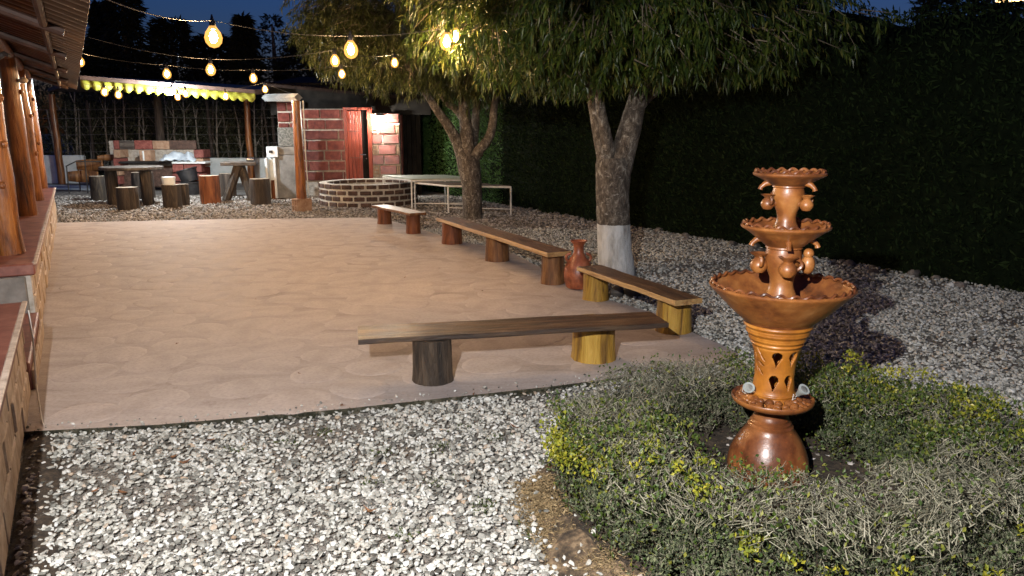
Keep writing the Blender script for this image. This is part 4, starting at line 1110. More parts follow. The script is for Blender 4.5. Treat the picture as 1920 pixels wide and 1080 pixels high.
def jug(deg, y, hw, k, mat='glaze'):
    d = ang_vec(deg); c = FXY + d * frad(y, hw) + Vector((0, 0, fz(y))); s = frad(y, k)
    m = MB(); m.lathe([(0, -1.0 * s), (.6 * s, -.85 * s), (.98 * s, -.3 * s), (1.0 * s, .1 * s), (.75 * s, .55 * s), (.5 * s, .8 * s), (.6 * s, 1.0 * s), (1.05 * s, 1.3 * s), (1.1 * s, 1.36 * s), (.9 * s, 1.36 * s), (.35 * s, .9 * s)], 20, c)
    sd = Vector((-d.y, d.x, 0)); path = []
    for i in range(8):
        a = math.pi * i / 7; path.append(c + sd * s * (.75 + .75 * math.sin(a)) + Vector((0, 0, s * (1.15 - 1.25 * (1 - math.cos(a)) / 2))))
    m.tube(path, s * .2, 6); m.tube([c, c - d * s * 1.4], s * .45, 8)
    m.build('jug_ornament', mat, fo)
def spout(deg, y, hw, k):
    d = ang_vec(deg); c = FXY + d * frad(y, hw) + Vector((0, 0, fz(y))); s = frad(y, k)
    m = MB(); m.tube([c - d * s * 1.5 + Vector((0, 0, s * .5)), c, c + d * s * .8 - Vector((0, 0, s * .7)), c + d * s * 1.0 - Vector((0, 0, s * 1.3))], [s * .8, s * .65, s * .5, s * .62], 10); m.build('spout', 'glaze', fo)
for dg in (12, 170, -78): jug(dg, 497, 43, 16.5)
for dg in (-66, 60, 150, -150): jug(dg, 381, 38, 12.5)
# small bird ornament on the right of the middle stem
d = ang_vec(80); c = FXY + d * frad(490, 44) + Vector((0, 0, fz(492))); s = frad(490, 13.5)
m = MB(); m.ball(c, s, 14, 9, (.95, .95, 1.35)); m.ball(c + Vector((0, 0, s * 1.55)) - ang_vec(0) * -s * .1, s * .72, 12, 8); m.tube([c + Vector((0, 0, s * 1.5)) + ang_vec(20) * s * .5, c + Vector((0, 0, s * 1.45)) + ang_vec(20) * s * 1.15], [s * .22, s * .05], 6); m.tube([c, c - d * s * 1.5], s * .5, 8); m.build('bird_ornament', 'glaze', fo)
for dg in (8, -82, 95): spout(dg, 450, 50, 9)
for dg in (-75, 62): spout(dg, 345, 44, 8)
# garden spotlights lying in the tray
def spot(deg, y, hw, lab, face):
    d = ang_vec(deg); c = FXY + d * frad(y, hw) + Vector((0, 0, fz(y)))
    t = thing('spot_lamp', lab, 'lamp', c); ax = (d * .3 + Vector((0, 0, .9)) + face).normalized()
    rm = ax.to_track_quat('Z', 'Y').to_matrix()
    m = MB(); s = .016; m.lathe([(0, -2.2 * s), (.7 * s, -2.2 * s), (1.0 * s, -.8 * s), (1.75 * s, .9 * s), (1.8 * s, 1.2 * s), (1.55 * s, 1.2 * s)], 20); m.v = [tuple(rm @ Vector(w) + c) for w in m.v]; m.build('housing', 'lamp_plastic', t)
    m = MB(); m.lathe([(1.56 * s, 1.1 * s), (.8 * s, 1.3 * s), (0, 1.38 * s)], 20); m.v = [tuple(rm @ Vector(w) + c) for w in m.v]; m.build('lens', 'rough_concrete', t)
    m = MB(); e = c - ax * s * 2; sd = Vector((-d.y, d.x, 0)); m.tube([e, e + sd * -.02 - Vector((0, 0, .008)), e + sd * -.045 + Vector((0, 0, .012)), e + sd * -.05 - Vector((0, 0, .016)), e + sd * -.02 - Vector((0, 0, .014))], .0022, 5); m.build('cord', 'white_cord', t)
spot(-52, 724, 54, 'grey spotlight with white cord on the left of the fountain tray', Vector((0, -.8, 0)))
spot(62, 719, 56, 'grey spotlight on the right of the fountain tray', Vector((.2, -.5, 0)))

# ================================================================== HEDGE RING ROUND THE FOUNTAIN
RO, RI, HH = 1.11, .58, .45
hr = thing('hedge_ring', 'round clipped box hedge, half bare twigs, around the fountain', 'hedge', RC)
def ring_pts(n, zlo, zhi, r0=RI, r1=RO):
    a = rng.uniform(0, 2 * math.pi, n)
    return a, np.sqrt(rng.uniform(r0 ** 2, r1 ** 2, n)), rng.uniform(zlo, zhi, n)
def ring_r(a):  # outline wobble
    return 1 + .025 * np.sin(3 * a + 1) + .02 * np.sin(7 * a) + .012 * np.sin(13 * a + 2)
def hed_h(a): return HH * (1 + .05 * np.sin(4 * a + .5) + .05 * np.sin(9 * a)) * np.interp(np.sin(a), [-.5, .1, .5], [1.04, .95, .86])
def deg_of(a): return (np.degrees(a) + 360) % 360
def to3(a, r, z): return np.stack([RC.x + np.cos(a) * r, RC.y + np.sin(a) * r, RC.z + z], 1)
def rad3(a): return np.stack([np.cos(a), np.sin(a), np.zeros(len(a))], 1)
def tan3(a): return np.stack([-np.sin(a), np.cos(a), np.zeros(len(a))], 1)
# leafiness by direction: right and far right leafy, left green with yellow tips, near side mostly bare
def leafy(a):
    return np.interp(deg_of(a), [0, 40, 75, 100, 150, 172, 200, 225, 245, 290, 318, 335, 360], [.8, .85, .65, .08, .06, .22, .48, .34, .22, .07, .10, .6, .8])
# woody skeleton: stems from the ground forking three times, so that gaps and depth stay open
def shoots(n):
    a, r, z = ring_pts(n, 0, 1, RI + .08, RO - .08)
    p = to3(a, r, z * .02); d = unit(rad3(a) * rng.normal(0, .35, n)[:, None] + tan3(a) * rng.normal(0, .35, n)[:, None] + np.array([0, 0, 1.0]))
    return a, p, d
tw, gw, tips = [], [], []
def fits(p):
    dx, dy = p[:, 0] - RC.x, p[:, 1] - RC.y; r = np.hypot(dx, dy); a = np.arctan2(dy, dx)
    h = hed_h(a) * ring_r(a); rr = r / ring_r(a); ed = np.minimum(RO - rr, rr - RI)
    return (ed > -.02) & (p[:, 2] - RC.z < h * (.84 + .16 * np.clip(ed / .10, 0, 1)) + rng.normal(0, .009, len(p)))
lv0 = shoots(420); cur = [(lv0[1], lv0[2], np.full(420, .13), .0075)]
P_, D_ = lv0[1], lv0[2]; rad_ = .007; ln_ = .15
for level, fan in enumerate((3, 4, 4, 3)):
    p1 = P_ + D_ * (ln_ * rng.uniform(.6, 1.2, len(P_)))[:, None]
    ok = fits(p1); p0 = P_[ok]; p1 = p1[ok]; dd = D_[ok]
    (gw if level < 3 else tw).append(twigs(p0, p1, rad_ * rng.uniform(.7, 1.1, len(p0)), rad_ * .6))
    tips.append(p1)
    k = np.repeat(np.arange(len(p0)), fan); f_ = rng.uniform(.35, 1, len(k))
    P_ = p0[k] + (p1 - p0)[k] * f_[:, None]; spread = (.75, .8, .7, .6)[level]
    D_ = unit(dd[k] + rng.normal(0, spread, (len(k), 3)) + np.array([0, 0, .12 + .12 * level])); rad_ *= .62; ln_ *= (.72, .62, .55, .6)[level]
p1 = P_ + D_ * (ln_ * rng.uniform(.6, 1.3, len(P_)))[:, None]; ok = fits(p1)
tw.append(twigs(P_[ok], p1[ok], .0013, .0007)); tips.append(p1[ok])
v, f = cat(gw); stuff(np_obj('branches', v, f, 'old_wood_shaded', hr, RC))  # old stems, coloured darker to put the hedge's inner shade in
# clipped crest: short stubs, denser towards the top surface
n = 13000; a, r, z = ring_pts(n, .60, 1); w = ring_r(a); z = z ** .4
p0 = to3(a, r * w, z * hed_h(a) * .93); flow = np.sin(a * 11 + 5 * r) * .6
d = unit(tan3(a) * (flow + rng.normal(0, .75, n))[:, None] + rad3(a) * (.5 * np.sin(a * 17 + 9 * r) + rng.normal(0, .75, n))[:, None] + np.array([0, 0, .7]))
p1 = p0 + d * rng.uniform(.025, .075, n)[:, None]; ok = fits(p1)
tw.append(twigs(p0[ok], p1[ok], rng.uniform(.0012, .0026, ok.sum()), rng.uniform(.0007, .0014, ok.sum())))
k = rng.integers(0, ok.sum(), 9000); q0 = p0[ok][k] + (p1 - p0)[ok][k] * rng.uniform(.3, 1, 9000)[:, None]; q1 = q0 + unit(d[ok][k] + rng.normal(0, .9, (9000, 3))) * rng.uniform(.012, .04, 9000)[:, None]
tw.append(twigs(q0, q1, .0013, .0007))
v, f = cat(tw); stuff(np_obj('twigs', v, f, 'twig', hr, RC))
# small leaves carried on the shoots
tp = np.concatenate(tips); ta = np.arctan2(tp[:, 1] - RC.y, tp[:, 0] - RC.x)
k = np.repeat(np.arange(len(tp)), 3); k = k[rng.random(len(k)) < np.clip(leafy(ta[k]) * .9 + .14, 0, 1)]
p0 = tp[k] + rng.normal(0, .012, (len(k), 3))
v, f = tris(p0, rng.normal(0, .7, p0.shape) + np.array([0, 0, .5]), rng.uniform(.012, .026, len(p0)), rng.uniform(.007, .013, len(p0))); stuff(np_obj('inner_leaves', v, f, 'twig_green', hr, RC))
n = 52000; a, r, z = ring_pts(n, 0, 1); w = ring_r(a); lf = leafy(a)
clump = .5 + .5 * np.sin(a * 23 + 3 * np.sin(r * 17)) * np.sin(r * 31 + 2 * np.sin(a * 9)); keep = rng.random(n) < lf * (.25 + .9 * clump)
surf = rng.random(n); rr = np.where(surf < .55, r, np.where(surf < .85, RO - rng.uniform(0, .05, n), RI + rng.uniform(0, .05, n)))
zz = np.where(surf < .55, hed_h(a) * rng.uniform(.84, 1.04, n), hed_h(a) * z)
p0 = to3(a, rr * w, zz)[keep]
v, f = tris(p0, rng.normal(0, .7, p0.shape) + np.array([0, 0, .6]), rng.uniform(.014, .028, len(p0)), rng.uniform(.009, .016, len(p0))); stuff(np_obj('leaves', v, f, 'leaf_box', hr, RC))
# yellow tips clustered on the left and along the near crest
cl = []
for (dg, num, rlo, rhi, zl) in ((182, 9, 1.0, 1.12, .8), (190, 12, 1.0, 1.12, .75), (199, 9, .95, 1.12, .85), (210, 6, .75, 1.05, .98), (220, 5, .7, 1.0, 1), (232, 3, .75, 1.1, .95), (245, 3, .95, 1.12, .7), (262, 3, 1.0, 1.12, .6), (280, 3, 1.02, 1.12, .5), (345, 5, .85, 1.1, 1), (0, 7, .8, 1.12, 1), (14, 7, .75, 1.1, 1), (30, 7, .75, 1.1, 1), (48, 6, .75, 1.1, 1), (64, 5, .75, 1.1, 1), (306, 3, 1.0, 1.1, .7)):
    for _ in range(num):
        aa = R(dg + rng.normal(0, 5)); r_ = rng.uniform(rlo, rhi); nn = 26
        c0 = np.array([RC.x + math.cos(aa) * r_, RC.y + math.sin(aa) * r_, RC.z + HH * (zl * rng.uniform(.85, 1.06))])
        cl.append(c0 + rng.normal(0, .018, (nn, 3)))
cl = np.concatenate(cl); v, f = tris(cl, rng.normal(0, .6, cl.shape) + np.array([0, 0, .6]), rng.uniform(.014, .028, len(cl)), rng.uniform(.009, .016, len(cl))); stuff(np_obj('yellow_tips', v, f, 'leaf_yellow', hr, RC))
# soil bed with a crumbly bank and dry grass
m = MB(); NR, NA2 = 20, 110; vs = []
for i in range(NR):
    r_ = 1.40 * i / (NR - 1)
    for k in range(NA2):
        a = 2 * math.pi * k / NA2; dg = math.degrees(a) % 360
        amt = np.interp(dg, [0, 150, 180, 205, 265, 290, 360], [0, 0, .5, 1, 1, .3, 0])
        hgt = .015 + amt * .075 * math.exp(-((r_ - 1.10) / .14) ** 2) * (1 + .35 * math.sin(9 * a + 11 * r_) * math.sin(23 * a)) + random.uniform(-.006, .006)
        if r_ > 1.06 + .2 * amt + .05 * math.sin(7 * a) : hgt -= .10 * min(1, (r_ - 1.06 - .2 * amt - .05 * math.sin(7 * a)) / .1)
        vs.append((RC.x + math.cos(a) * r_, RC.y + math.sin(a) * r_, GZ + .004 + hgt))
m.add(vs, [(i * NA2 + k, (i + 1) * NA2 + k, (i + 1) * NA2 + (k + 1) % NA2, i * NA2 + (k + 1) % NA2) for i in range(NR - 1) for k in range(NA2)])
m.m = [0 if (i // NA2) >= 15 else 1 for i in range(len(m.f))]
struct(m.build('soil_bed', ['soil', 'humus_shade'], ang=180))
n = 20000; a = np.radians(rng.uniform(176, 294, n)); r = rng.normal(1.17, .06, n)
p0 = np.stack([RC.x + np.cos(a) * r, RC.y + np.sin(a) * r, GZ + .075 * np.exp(-((r - 1.10) / .14) ** 2) + rng.uniform(-.005, .02, n)], 1)
v, f = tris(p0, rng.normal(0, 1, (n, 3)) * np.array([1, 1, .35]), rng.uniform(.01, .035, n), rng.uniform(.002, .006, n))
o = stuff(np_obj('dry_grass', v, f, 'dry_grass')); tag(o, 'dry straw litter on the bank outside the hedge ring', 'grass')
# pebbles and litter inside the ring
n = 420; a = rng.uniform(0, 6.28, n); r = np.sqrt(rng.uniform(0, .7 ** 2, n)); sz = rng.uniform(.010, .026, n)
v, f = pebbles(RC.x + np.cos(a) * r, RC.y + np.sin(a) * r, np.full(n, GZ + .012), sz); o = stuff(np_obj('gravel', v, f, 'gravel_far')); tag(o, 'scattered pebbles on the soil inside the hedge ring', 'gravel')

# ================================================================== TREES
def tree(label, base, limbs, bark_mat):
    t = thing('garden_tree', label, 'tree', base); m = MB()
    for i, (path, rad) in enumerate(limbs): m.tube(path, rad, 18, .05, seed=i * 7)
    o = m.build('trunk', bark_mat, t, ang=180); return t
def limb(pts, Y, dy=()):
    path = []; rad = []
    for i, (x, y, r) in enumerate(pts):
        yy = Y + (dy[i] if i < len(dy) else (dy[-1] if dy else 0)); p = PT(x, y, yy); path.append(p); rad.append(r / FPX * dep(p))
    # subdivide smoothly
    P2, R2 = [], []
    for i in range(len(path) - 1):
        a, b = path[i], path[i + 1]; pa = path[max(i - 1, 0)]; pb = path[min(i + 2, len(path) - 1)]
        for k in range(5):
            s = k / 5; s2, s3 = s * s, s ** 3
            P2.append(.5 * ((2 * a) + (b - pa) * s + (2 * pa - 5 * a + 4 * b - pb) * s2 + (3 * a - pa - 3 * b + pb) * s3)); R2.append(rad[i] + (rad[i + 1] - rad[i]) * s)
    return P2 + [path[-1]], R2 + [rad[-1]]
def crown(parent, centers, nspray, per, Ll, Lw, mat, base, seed=0, droop=.5, zmin=None, name='crown'):
    """sprays of hanging leaves through lobed volumes; each lobe: centre, radii, weight"""
    P0, D0 = [], []; wts = np.array([c[2] for c in centers]); wts = wts / wts.sum()
    for (c, rad, w), ww in zip(centers, wts):
        n = int(nspray * ww); u = unit(rng.normal(0, 1, (n, 3))); q = rng.uniform(0, 1, n) ** .36
        lump = 1 + .16 * np.sin(u[:, 0] * 7 + c[0]) * np.sin(u[:, 2] * 6 + c[1]) + .10 * np.sin(u[:, 1] * 13)
        p = np.array(c) + u * np.array(rad) * (q * lump)[:, None]
        P0.append(p); D0.append(u * np.array([1, 1, .45]))
    p, d = np.concatenate(P0), np.concatenate(D0)
    if zmin is not None:
        zl = zmin(p); k = p[:, 2] > zl; p, d = p[k], d[k]
    gap_ = np.sin(p[:, 0] * 5.1 + 1.3 * np.sin(p[:, 2] * 4)) * np.sin(p[:, 1] * 4.7 + p[:, 0]) * np.sin(p[:, 2] * 6.3 + p[:, 1] * 2)
    k = rng.random(len(p)) < np.where(gap_ < -.12, .30, 1.0); p, d = p[k], d[k]
    n = len(p); tdir = unit(d + np.array([0, 0, -.45]) + rng.normal(0, .3, (n, 3)))
    s = np.repeat(np.arange(n), per); fr_ = np.tile(np.linspace(0, 1, per), n) + rng.uniform(-.05, .05, n * per)
    tl = rng.uniform(.5, 1.1, n) * Ll * 1.8
    pos = p[s] + tdir[s] * (fr_ * tl[s])[:, None] + np.array([0, 0, -1]) * ((fr_ ** 2) * tl[s] * .35)[:, None]
    ld_ = unit(tdir[s] * .7 + unit(rng.normal(0, 1, (len(s), 3))) * .85 + np.array([0, 0, -.12]))
    v, f = leaves(pos, ld_, Ll * rng.uniform(.65, 1.15, len(s)), Lw * rng.uniform(.75, 1.15, len(s)), droop)
    o = stuff(np_obj(name, v, f, mat, parent, base))
    v, f = twigs(p, p + tdir * (tl * .9)[:, None] + np.array([0, 0, -1]) * (tl * .3)[:, None], .006, .002)
    k = rng.random(n) < .5
    o2 = stuff(np_obj('twigs', *twigs(p[k] - tdir[k] * .25, (p + tdir * (tl * .8)[:, None])[k], .008, .002), 'pale_twig', parent, base))
    return o
# right tree
tb_ = P(1155, 524, GZ); TY = tb_.y + .22; base = Vector((tb_.x, TY, GZ))
wz = zat(TY, 419) - GZ
bark('bark_white', wz)
L1 = limb([(1153, 530, 40), (1156, 505, 34), (1153, 470, 32), (1151, 420, 31), (1149, 370, 31), (1150, 320, 33), (1150, 296, 31)], TY)
L2 = limb([(1140, 312, 20), (1130, 275, 15), (1121, 235, 13), (1114, 195, 12), (1100, 130, 9), (1075, 60, 7)], TY, (0, 0, .05, .1, .2, .3))
L3 = limb([(1146, 305, 14), (1138, 262, 11), (1130, 225, 10), (1125, 190, 9), (1128, 120, 7)], TY, (0, -.1, -.16, -.2, -.3))
L4 = limb([(1160, 318, 25), (1170, 280, 23), (1180, 245, 22), (1190, 205, 19), (1206, 150, 15), (1240, 80, 10), (1290, 10, 7)], TY)
L5 = limb([(1196, 205, 10), (1225, 175, 8), (1280, 140, 6), (1380, 90, 4)], TY, (0, .1, .2, .4))
tr2 = tree('large tree with white limewashed foot behind the clay jar', base, [L1, L2, L3, L4, L5], 'bark_white')
def zb2(p):   # underside rises towards the right and away from the stem
    px = p[:, 0] - base.x
    lo = np.interp(px, [-2.4, -1.6, -.7, 0, .6, 1.3, 2.0, 2.6, 3.2], [2.35, 2.12, 1.93, 2.0, 2.1, 2.1, 2.2, 2.45, 3.0])
    return lo + .10 * np.sin(p[:, 0] * 5) * np.sin(p[:, 1] * 4)
crown(tr2, [((base.x + .35, TY - .1, 3.0), (1.9, 1.8, 1.25), 3), ((base.x - 1.2, TY - .5, 2.95), (1.15, 1.2, .95), 1.3), ((base.x + 1.35, TY + .2, 3.1), (.9, 1.1, .8), 1), ((base.x - .3, TY - 1.2, 3.0), (1.3, .9, .8), 1.1)],
      7600, 14, .092, .026, 'leaf_big', base, zmin=lambda p: zb2(p) + .2)
# left tree
tb_ = P(886, 414, GZ); TY = tb_.y + .2; base = Vector((tb_.x, TY, GZ))
L1 = limb([(886, 420, 20), (886, 395, 18), (885, 350, 18.5), (880, 315, 21), (877, 292, 22)], TY)
L2 = limb([(871, 300, 15), (858, 268, 11), (843, 240, 9.5), (822, 210, 8), (795, 170, 6), (760, 120, 4)], TY, (0, 0, -.1, -.2, -.3))
L3 = limb([(878, 300, 14), (876, 262, 13), (872, 220, 11), (866, 180, 9), (850, 120, 6)], TY)
L4 = limb([(886, 300, 12), (900, 280, 9.5), (916, 260, 8.5), (924, 232, 8), (926, 205, 7), (935, 160, 5)], TY, (0, -.1))
L5 = limb([(874, 230, 8), (855, 205, 7), (836, 190, 5.5), (815, 150, 4)], TY, (0, .2))
L6 = limb([(880, 300, 10), (890, 250, 8), (893, 205, 7), (900, 150, 5)], TY, (.2, .3))
tr1 = tree('smaller branching tree beside the metal tables', base, [L1, L2, L3, L4, L5, L6], 'bark')
def zb1(p):
    px = p[:, 0] - base.x
    lo = np.interp(px, [-3.2, -2.6, -1.9, -1.2, -.5, .2, .8], [3.1, 2.65, 2.25, 2.3, 2.15, 2.1, 2.2])
    return lo + .12 * np.sin(p[:, 0] * 5) * np.sin(p[:, 1] * 3)
crown(tr1, [((base.x - 1.15, TY - .2, 3.4), (2.0, 1.5, 1.35), 3), ((base.x - 2.2, TY - .2, 3.5), (.95, 1.0, .95), 1), ((base.x + .1, TY - .3, 3.0), (1.0, 1.1, .9), 1.2)],
      5400, 13, .10, .025, 'leaf_olive', base, zmin=lambda p: zb1(p) + .15)

# ------------------------------------------------------------------ tall hedge along the right boundary
th = thing('tall_hedge', 'tall dark clipped hedge along the right edge of the yard', 'hedge', (HEDGE[1][0], HEDGE[1][1], GZ))
hp = np.array(HEDGE); seg = np.linalg.norm(np.diff(hp, axis=0), axis=1); cum = np.concatenate([[0], np.cumsum(seg)])
def hpos(t): return np.stack([np.interp(t, cum, hp[:, 0]), np.interp(t, cum, hp[:, 1])], 1)
def hnorm(t):
    d = hpos(t + .05) - hpos(t - .05); d /= np.linalg.norm(d, axis=1, keepdims=True); return np.stack([-d[:, 1], d[:, 0]], 1)   # towards the yard
def htop(t): return 3.05 + .12 * np.sin(t * 1.3) + .08 * np.sin(t * 3.7) + .04 * np.sin(t * 9)
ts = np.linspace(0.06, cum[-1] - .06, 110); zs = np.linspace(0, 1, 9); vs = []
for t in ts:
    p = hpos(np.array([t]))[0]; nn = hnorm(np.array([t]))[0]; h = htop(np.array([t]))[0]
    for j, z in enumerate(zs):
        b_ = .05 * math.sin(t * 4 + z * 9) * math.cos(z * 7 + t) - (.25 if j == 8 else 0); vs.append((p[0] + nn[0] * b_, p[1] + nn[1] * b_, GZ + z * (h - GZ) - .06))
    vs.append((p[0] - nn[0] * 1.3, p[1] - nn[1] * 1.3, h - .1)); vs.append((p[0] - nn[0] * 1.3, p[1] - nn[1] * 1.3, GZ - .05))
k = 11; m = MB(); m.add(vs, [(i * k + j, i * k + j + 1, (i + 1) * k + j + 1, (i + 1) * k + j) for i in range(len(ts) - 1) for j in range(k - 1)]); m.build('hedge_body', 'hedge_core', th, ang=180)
tlit = cum[3] + 1.5  # leaves past here are coloured brighter for the hut lamp's light
for (t0, t1, n, mat, s0, s1) in ((0, tlit, 42000, 'leaf_hedge', .035, .075), (tlit, cum[-1], 26000, 'leaf_cypress_lit', .03, .07)):
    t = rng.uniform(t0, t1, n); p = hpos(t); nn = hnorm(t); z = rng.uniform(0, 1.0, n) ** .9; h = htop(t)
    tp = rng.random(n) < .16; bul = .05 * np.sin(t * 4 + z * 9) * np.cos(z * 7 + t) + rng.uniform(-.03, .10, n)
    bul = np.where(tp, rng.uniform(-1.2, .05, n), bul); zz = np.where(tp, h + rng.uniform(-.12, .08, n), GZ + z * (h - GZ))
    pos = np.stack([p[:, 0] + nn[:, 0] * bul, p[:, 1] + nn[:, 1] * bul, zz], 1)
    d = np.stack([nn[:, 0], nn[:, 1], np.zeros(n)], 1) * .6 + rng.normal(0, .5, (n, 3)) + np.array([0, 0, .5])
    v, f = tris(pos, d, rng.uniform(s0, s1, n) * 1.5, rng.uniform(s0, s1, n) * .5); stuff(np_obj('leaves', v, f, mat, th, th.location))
# stones along its foot
rgs = random.Random(77)
for i in range(46):
    t = cum[1] - 1.5 + i * .255 + rgs.uniform(-.1, .1); p = hpos(np.array([t]))[0]; nn = hnorm(np.array([t]))[0]; off = rgs.uniform(.02, .4); rr = rgs.uniform(.03, .08)
    m = MB(); c = Vector((p[0] + nn[0] * off, p[1] + nn[1] * off, GZ + rr * .35)); m.ball(c, rr, 8, 6, (1.2, .9, .75), .16, i); o = m.build('stone', 'stone', None, c, ang=30); o.rotation_euler = (0, 0, rgs.uniform(0, 6.28))
    tag(o, 'rough grey stone in the row along the foot of the tall hedge', 'stone', 'stones along the hedge foot')

# ------------------------------------------------------------------ dusk trees far behind
def far_tree(label, x, ybase, Y, ytop, hwpx, kind, seed):
    b = PT(x, ybase, Y); b.z = GZ; h = zat(Y, ytop) - GZ; rw = hwpx / FPX * Y
    t = thing('far_tree', label, 'tree', b); m = MB(); m.tube([(b.x, b.y, GZ), (b.x + .05, b.y, GZ + h * .5), (b.x, b.y, GZ + h * .95)], [.22, .16, .04], 8, .1); m.build('trunk', 'bark', t)
    n = 9000 if kind != 'bare' else 1600
    if kind == 'cone':
        z = rng.uniform(.06, 1, n); rad = rw * (1 - z) ** .75 * (.75 + .25 * np.sin(z * 40 + seed)) + .12
    else:
        z = rng.uniform(.15, 1, n); rad = rw * np.sqrt(np.clip(1 - ((z - .55) / .47) ** 2, 0, 1)) * (.8 + .2 * np.sin(z * 17 + seed))
    a = rng.uniform(0, 6.28, n); rr = rad * rng.uniform(0, 1, n) ** .35 * (1 + .15 * np.sin(3 * a + seed) + .1 * np.sin(7 * a + z * 20))
    p = np.stack([b.x + np.cos(a) * rr, b.y + np.sin(a) * rr, GZ + z * h], 1)
    d = np.stack([np.cos(a), np.sin(a), np.full(n, -.1 if kind == 'cone' else .3)], 1) + rng.normal(0, .4, (n, 3))
    v, f = leaves(p, d, rng.uniform(.18, .42, n), rng.uniform(.06, .12, n), .2); stuff(np_obj('crown', v, f, 'leaf_dark', t, b))
far_tree('tallest dark conifer against the dusk sky', 262, 330, 31, -70, 75, 'cone', 1)
far_tree('dark conifer left of the tallest one', 222, 330, 33, 5, 62, 'cone', 2)
far_tree('broad dark tree behind the middle of the shelter roof', 345, 330, 32, 38, 62, 'round', 3)
far_tree('rounded dark tree behind the right of the shelter roof', 420, 330, 33, 70, 62, 'round', 4)
far_tree('narrow pointed dark tree right of the middle', 476, 330, 30, 30, 44, 'cone', 5)
far_tree('sparse dark tree beside the left tree crown', 528, 330, 34, 30, 40, 'bare', 6)
far_tree('low dark tree close to the porch eave', 178, 330, 30, 88, 44, 'round', 7)
far_tree('dark tree rising behind the brick hut', 590, 330, 31, 60, 70, 'round', 8)
far_tree('wide dark tree behind the left tree', 700, 330, 33, 20, 110, 'round', 9)
far_tree('dark tree over the far end of the tall hedge', 880, 300, 36, 40, 150, 'round', 10)
far_tree('dark tree above the tall hedge at upper right', 1790, 300, 22, -60, 130, 'round', 11)
far_tree('dark tree beyond the hedge behind the fountain', 1480, 300, 26, 45, 150, 'round', 12)
# leafy bank behind the wire fence
n = 26000; x = rng.uniform(PT(20, 300, 27.5).x, PT(560, 300, 27.5).x, n); z = rng.uniform(-.05, 3.3, n)
p = np.stack([x, 27.3 + rng.normal(0, .35, n) + .25 * np.sin(x * 2), z], 1); v, f = leaves(p, rng.normal(0, 1, (n, 3)), rng.uniform(.08, .2, n), rng.uniform(.04, .07, n), .3)
o = stuff(np_obj('thicket', v, f, 'leaf_thicket')); tag(o, 'dense dark thicket of leaves behind the saplings and wire fence', 'bushes')
# warm lit roof edge glimpsed beyond the hedge, top right
q = PT(1890, 0, 26); lt = thing('far_lights', 'warm lights of a distant house over the hedge at top right', 'lights', (q.x, q.y, q.z))
for k in range(5):
    c = PT(1872 + k * 12, 2 - k * .8, 15.5); m = MB(); m.ball(c, .035, 8, 6, (1.6, 1, .8), .2, k); m.build('lamp', 'far_glow', lt)

# ------------------------------------------------------------------ fallen leaves, moss tufts, loose cord
rgl = random.Random(31)
for i, (x, y) in enumerate(((185, 842), (248, 853), (322, 858), (234, 924), (176, 922), (395, 825), (345, 868), (880, 900), (690, 960), (965, 800))):
    p = P(x, y, -.002); m = MB(); L = rgl.uniform(.03, .05); w = L * .3
    m.add([(-L, 0, .0), (-L * .2, -w, .008), (L * .9, 0, .012), (-L * .2, w, .004), (0, 0, -.002)], [(0, 1, 4), (1, 2, 4), (2, 3, 4), (3, 0, 4)]); m.v = [tuple(Euler((rgl.uniform(-.4, .4), rgl.uniform(-.4, .4), rgl.uniform(0, 6.28))).to_matrix() @ Vector(w_) + p) for w_ in m.v]
    o = m.build('fallen_leaf', 'dead_leaf', None, p, smooth=False); o.modifiers.new('thick', 'SOLIDIFY').thickness = .001
    tag(o, 'dry brown leaf lying on the white gravel', 'leaf', 'dry leaves on the gravel')
n = 5200; e0, e1, e2 = PAVE[0], PAVE[1], PAVE[3]
u = rng.random(n); pts = [PAVE[0], PAVE[1], PAVE[2], PAVE[3], PAVE[4]]
px_ = np.interp(u, np.linspace(0, 1, 5), [p.x for p in pts]); py_ = np.interp(u, np.linspace(0, 1, 5), [p.y for p in pts])
k = rng.random(n) < .35 + .65 * (np.sin(px_ * 6) * np.sin(px_ * 2.3 + 1) > .1)
pos = np.stack([px_, py_ - np.abs(rng.normal(0, .014, n)), rng.uniform(-.05, -.004, n)], 1)[k]
v, f = tris(pos, rng.normal(0, .6, pos.shape) + np.array([0, -.3, .6]), rng.uniform(.008, .022, len(pos)), rng.uniform(.003, .007, len(pos)))
o = stuff(np_obj('moss', v, f, 'leaf_dark')); tag(o, 'dark moss along the front edge of the paving', 'moss')
m = MB(); q = [yd(.55, .07, .56), yd(.5, .075, .35), yd(.35, .07, .12), yd(-.05, .10, .0), yd(-.22, .14, -.025), yd(-.5, .16, -.025)]; m.tube(q, .006, 6); o = m.build('loose_cord', 'white_cord', None, yd(-.2, .1, 0)); tag(o, 'thin pale cord trailing down the porch wall', 'cord')
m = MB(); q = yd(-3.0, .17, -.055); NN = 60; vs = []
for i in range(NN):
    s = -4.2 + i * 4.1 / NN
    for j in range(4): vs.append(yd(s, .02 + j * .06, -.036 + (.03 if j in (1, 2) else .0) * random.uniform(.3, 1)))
m.add(vs, [(i * 4 + j, i * 4 + j + 1, (i + 1) * 4 + j + 1, (i + 1) * 4 + j) for i in range(NN - 1) for j in range(3)]); struct(m.build('shaded_soil_strip', 'humus_shade', ang=180))  # dark colour stands in for the porch wall's cast shadow

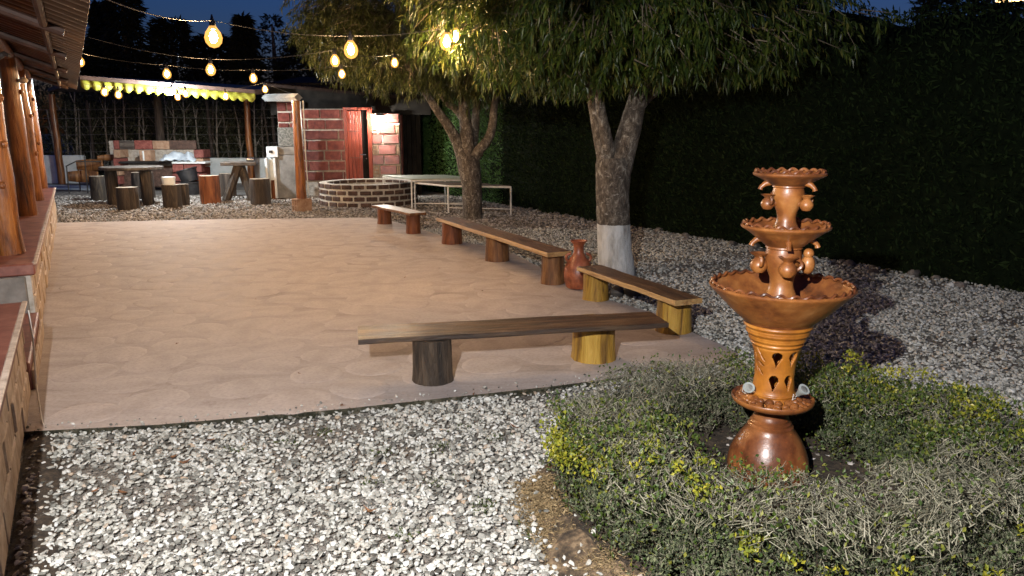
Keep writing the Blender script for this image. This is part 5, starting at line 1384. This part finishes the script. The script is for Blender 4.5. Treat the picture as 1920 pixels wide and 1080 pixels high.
# tiny weeds between the stones, bits of leaf on the paving
wd = []
for (x, y, k) in ((610, 812, 60), (826, 838, 40), (870, 800, 30), (1000, 995, 60), (720, 850, 30), (930, 820, 40), (540, 830, 40), (905, 950, 70), (1020, 930, 50), (815, 905, 40), (760, 1000, 50), (440, 845, 30), (1110, 905, 40), (690, 905, 40)):
    p = P(x, y, -.018); c0 = np.array([p.x, p.y, p.z]); wd.append(c0 + rng.normal(0, 1, (k, 3)) * np.array([.035, .03, .004]))
wd = np.concatenate(wd); v, f = tris(wd, rng.normal(0, .7, wd.shape) + np.array([0, 0, .7]), rng.uniform(.012, .03, len(wd)), rng.uniform(.004, .009, len(wd)))
o = stuff(np_obj('weeds', v, f, 'leaf_weed')); tag(o, 'sparse green weeds sprouting through the white gravel', 'weeds')
for i, (x, y) in enumerate(((888, 738), (905, 545), (640, 760), (330, 645), (560, 700), (720, 640), (760, 520), (480, 560))):
    p = P(x, y, .010); m = MB(); L = rgl.uniform(.015, .03); w = L * .35
    m.add([(-L, 0, .0), (-L * .2, -w, .004), (L * .9, 0, .006), (-L * .2, w, .003), (0, 0, -.001)], [(0, 1, 4), (1, 2, 4), (2, 3, 4), (3, 0, 4)]); m.v = [tuple(Euler((rgl.uniform(-.2, .2), rgl.uniform(-.2, .2), rgl.uniform(0, 6.28))).to_matrix() @ Vector(w_) + p) for w_ in m.v]
    o = m.build('leaf_scrap', 'dead_leaf', None, p, smooth=False); o.modifiers.new('thick', 'SOLIDIFY').thickness = .001
    tag(o, 'small dark scrap of leaf lying on the paving', 'leaf', 'leaf scraps on the paving')


# stones strewn over the bank of the hedge ring
n = 260; a = np.radians(rng.uniform(176, 290, n)); r = rng.normal(1.24, .07, n); sz = rng.uniform(.006, .018, n)
v, f = pebbles(RC.x + np.cos(a) * r, RC.y + np.sin(a) * r, GZ + .02 + .075 * np.exp(-((r - 1.10) / .14) ** 2) * np.ones(n), sz)
o = stuff(np_obj('gravel', v, f, 'gravel')); tag(o, 'loose stones on the earth bank outside the hedge ring', 'gravel')
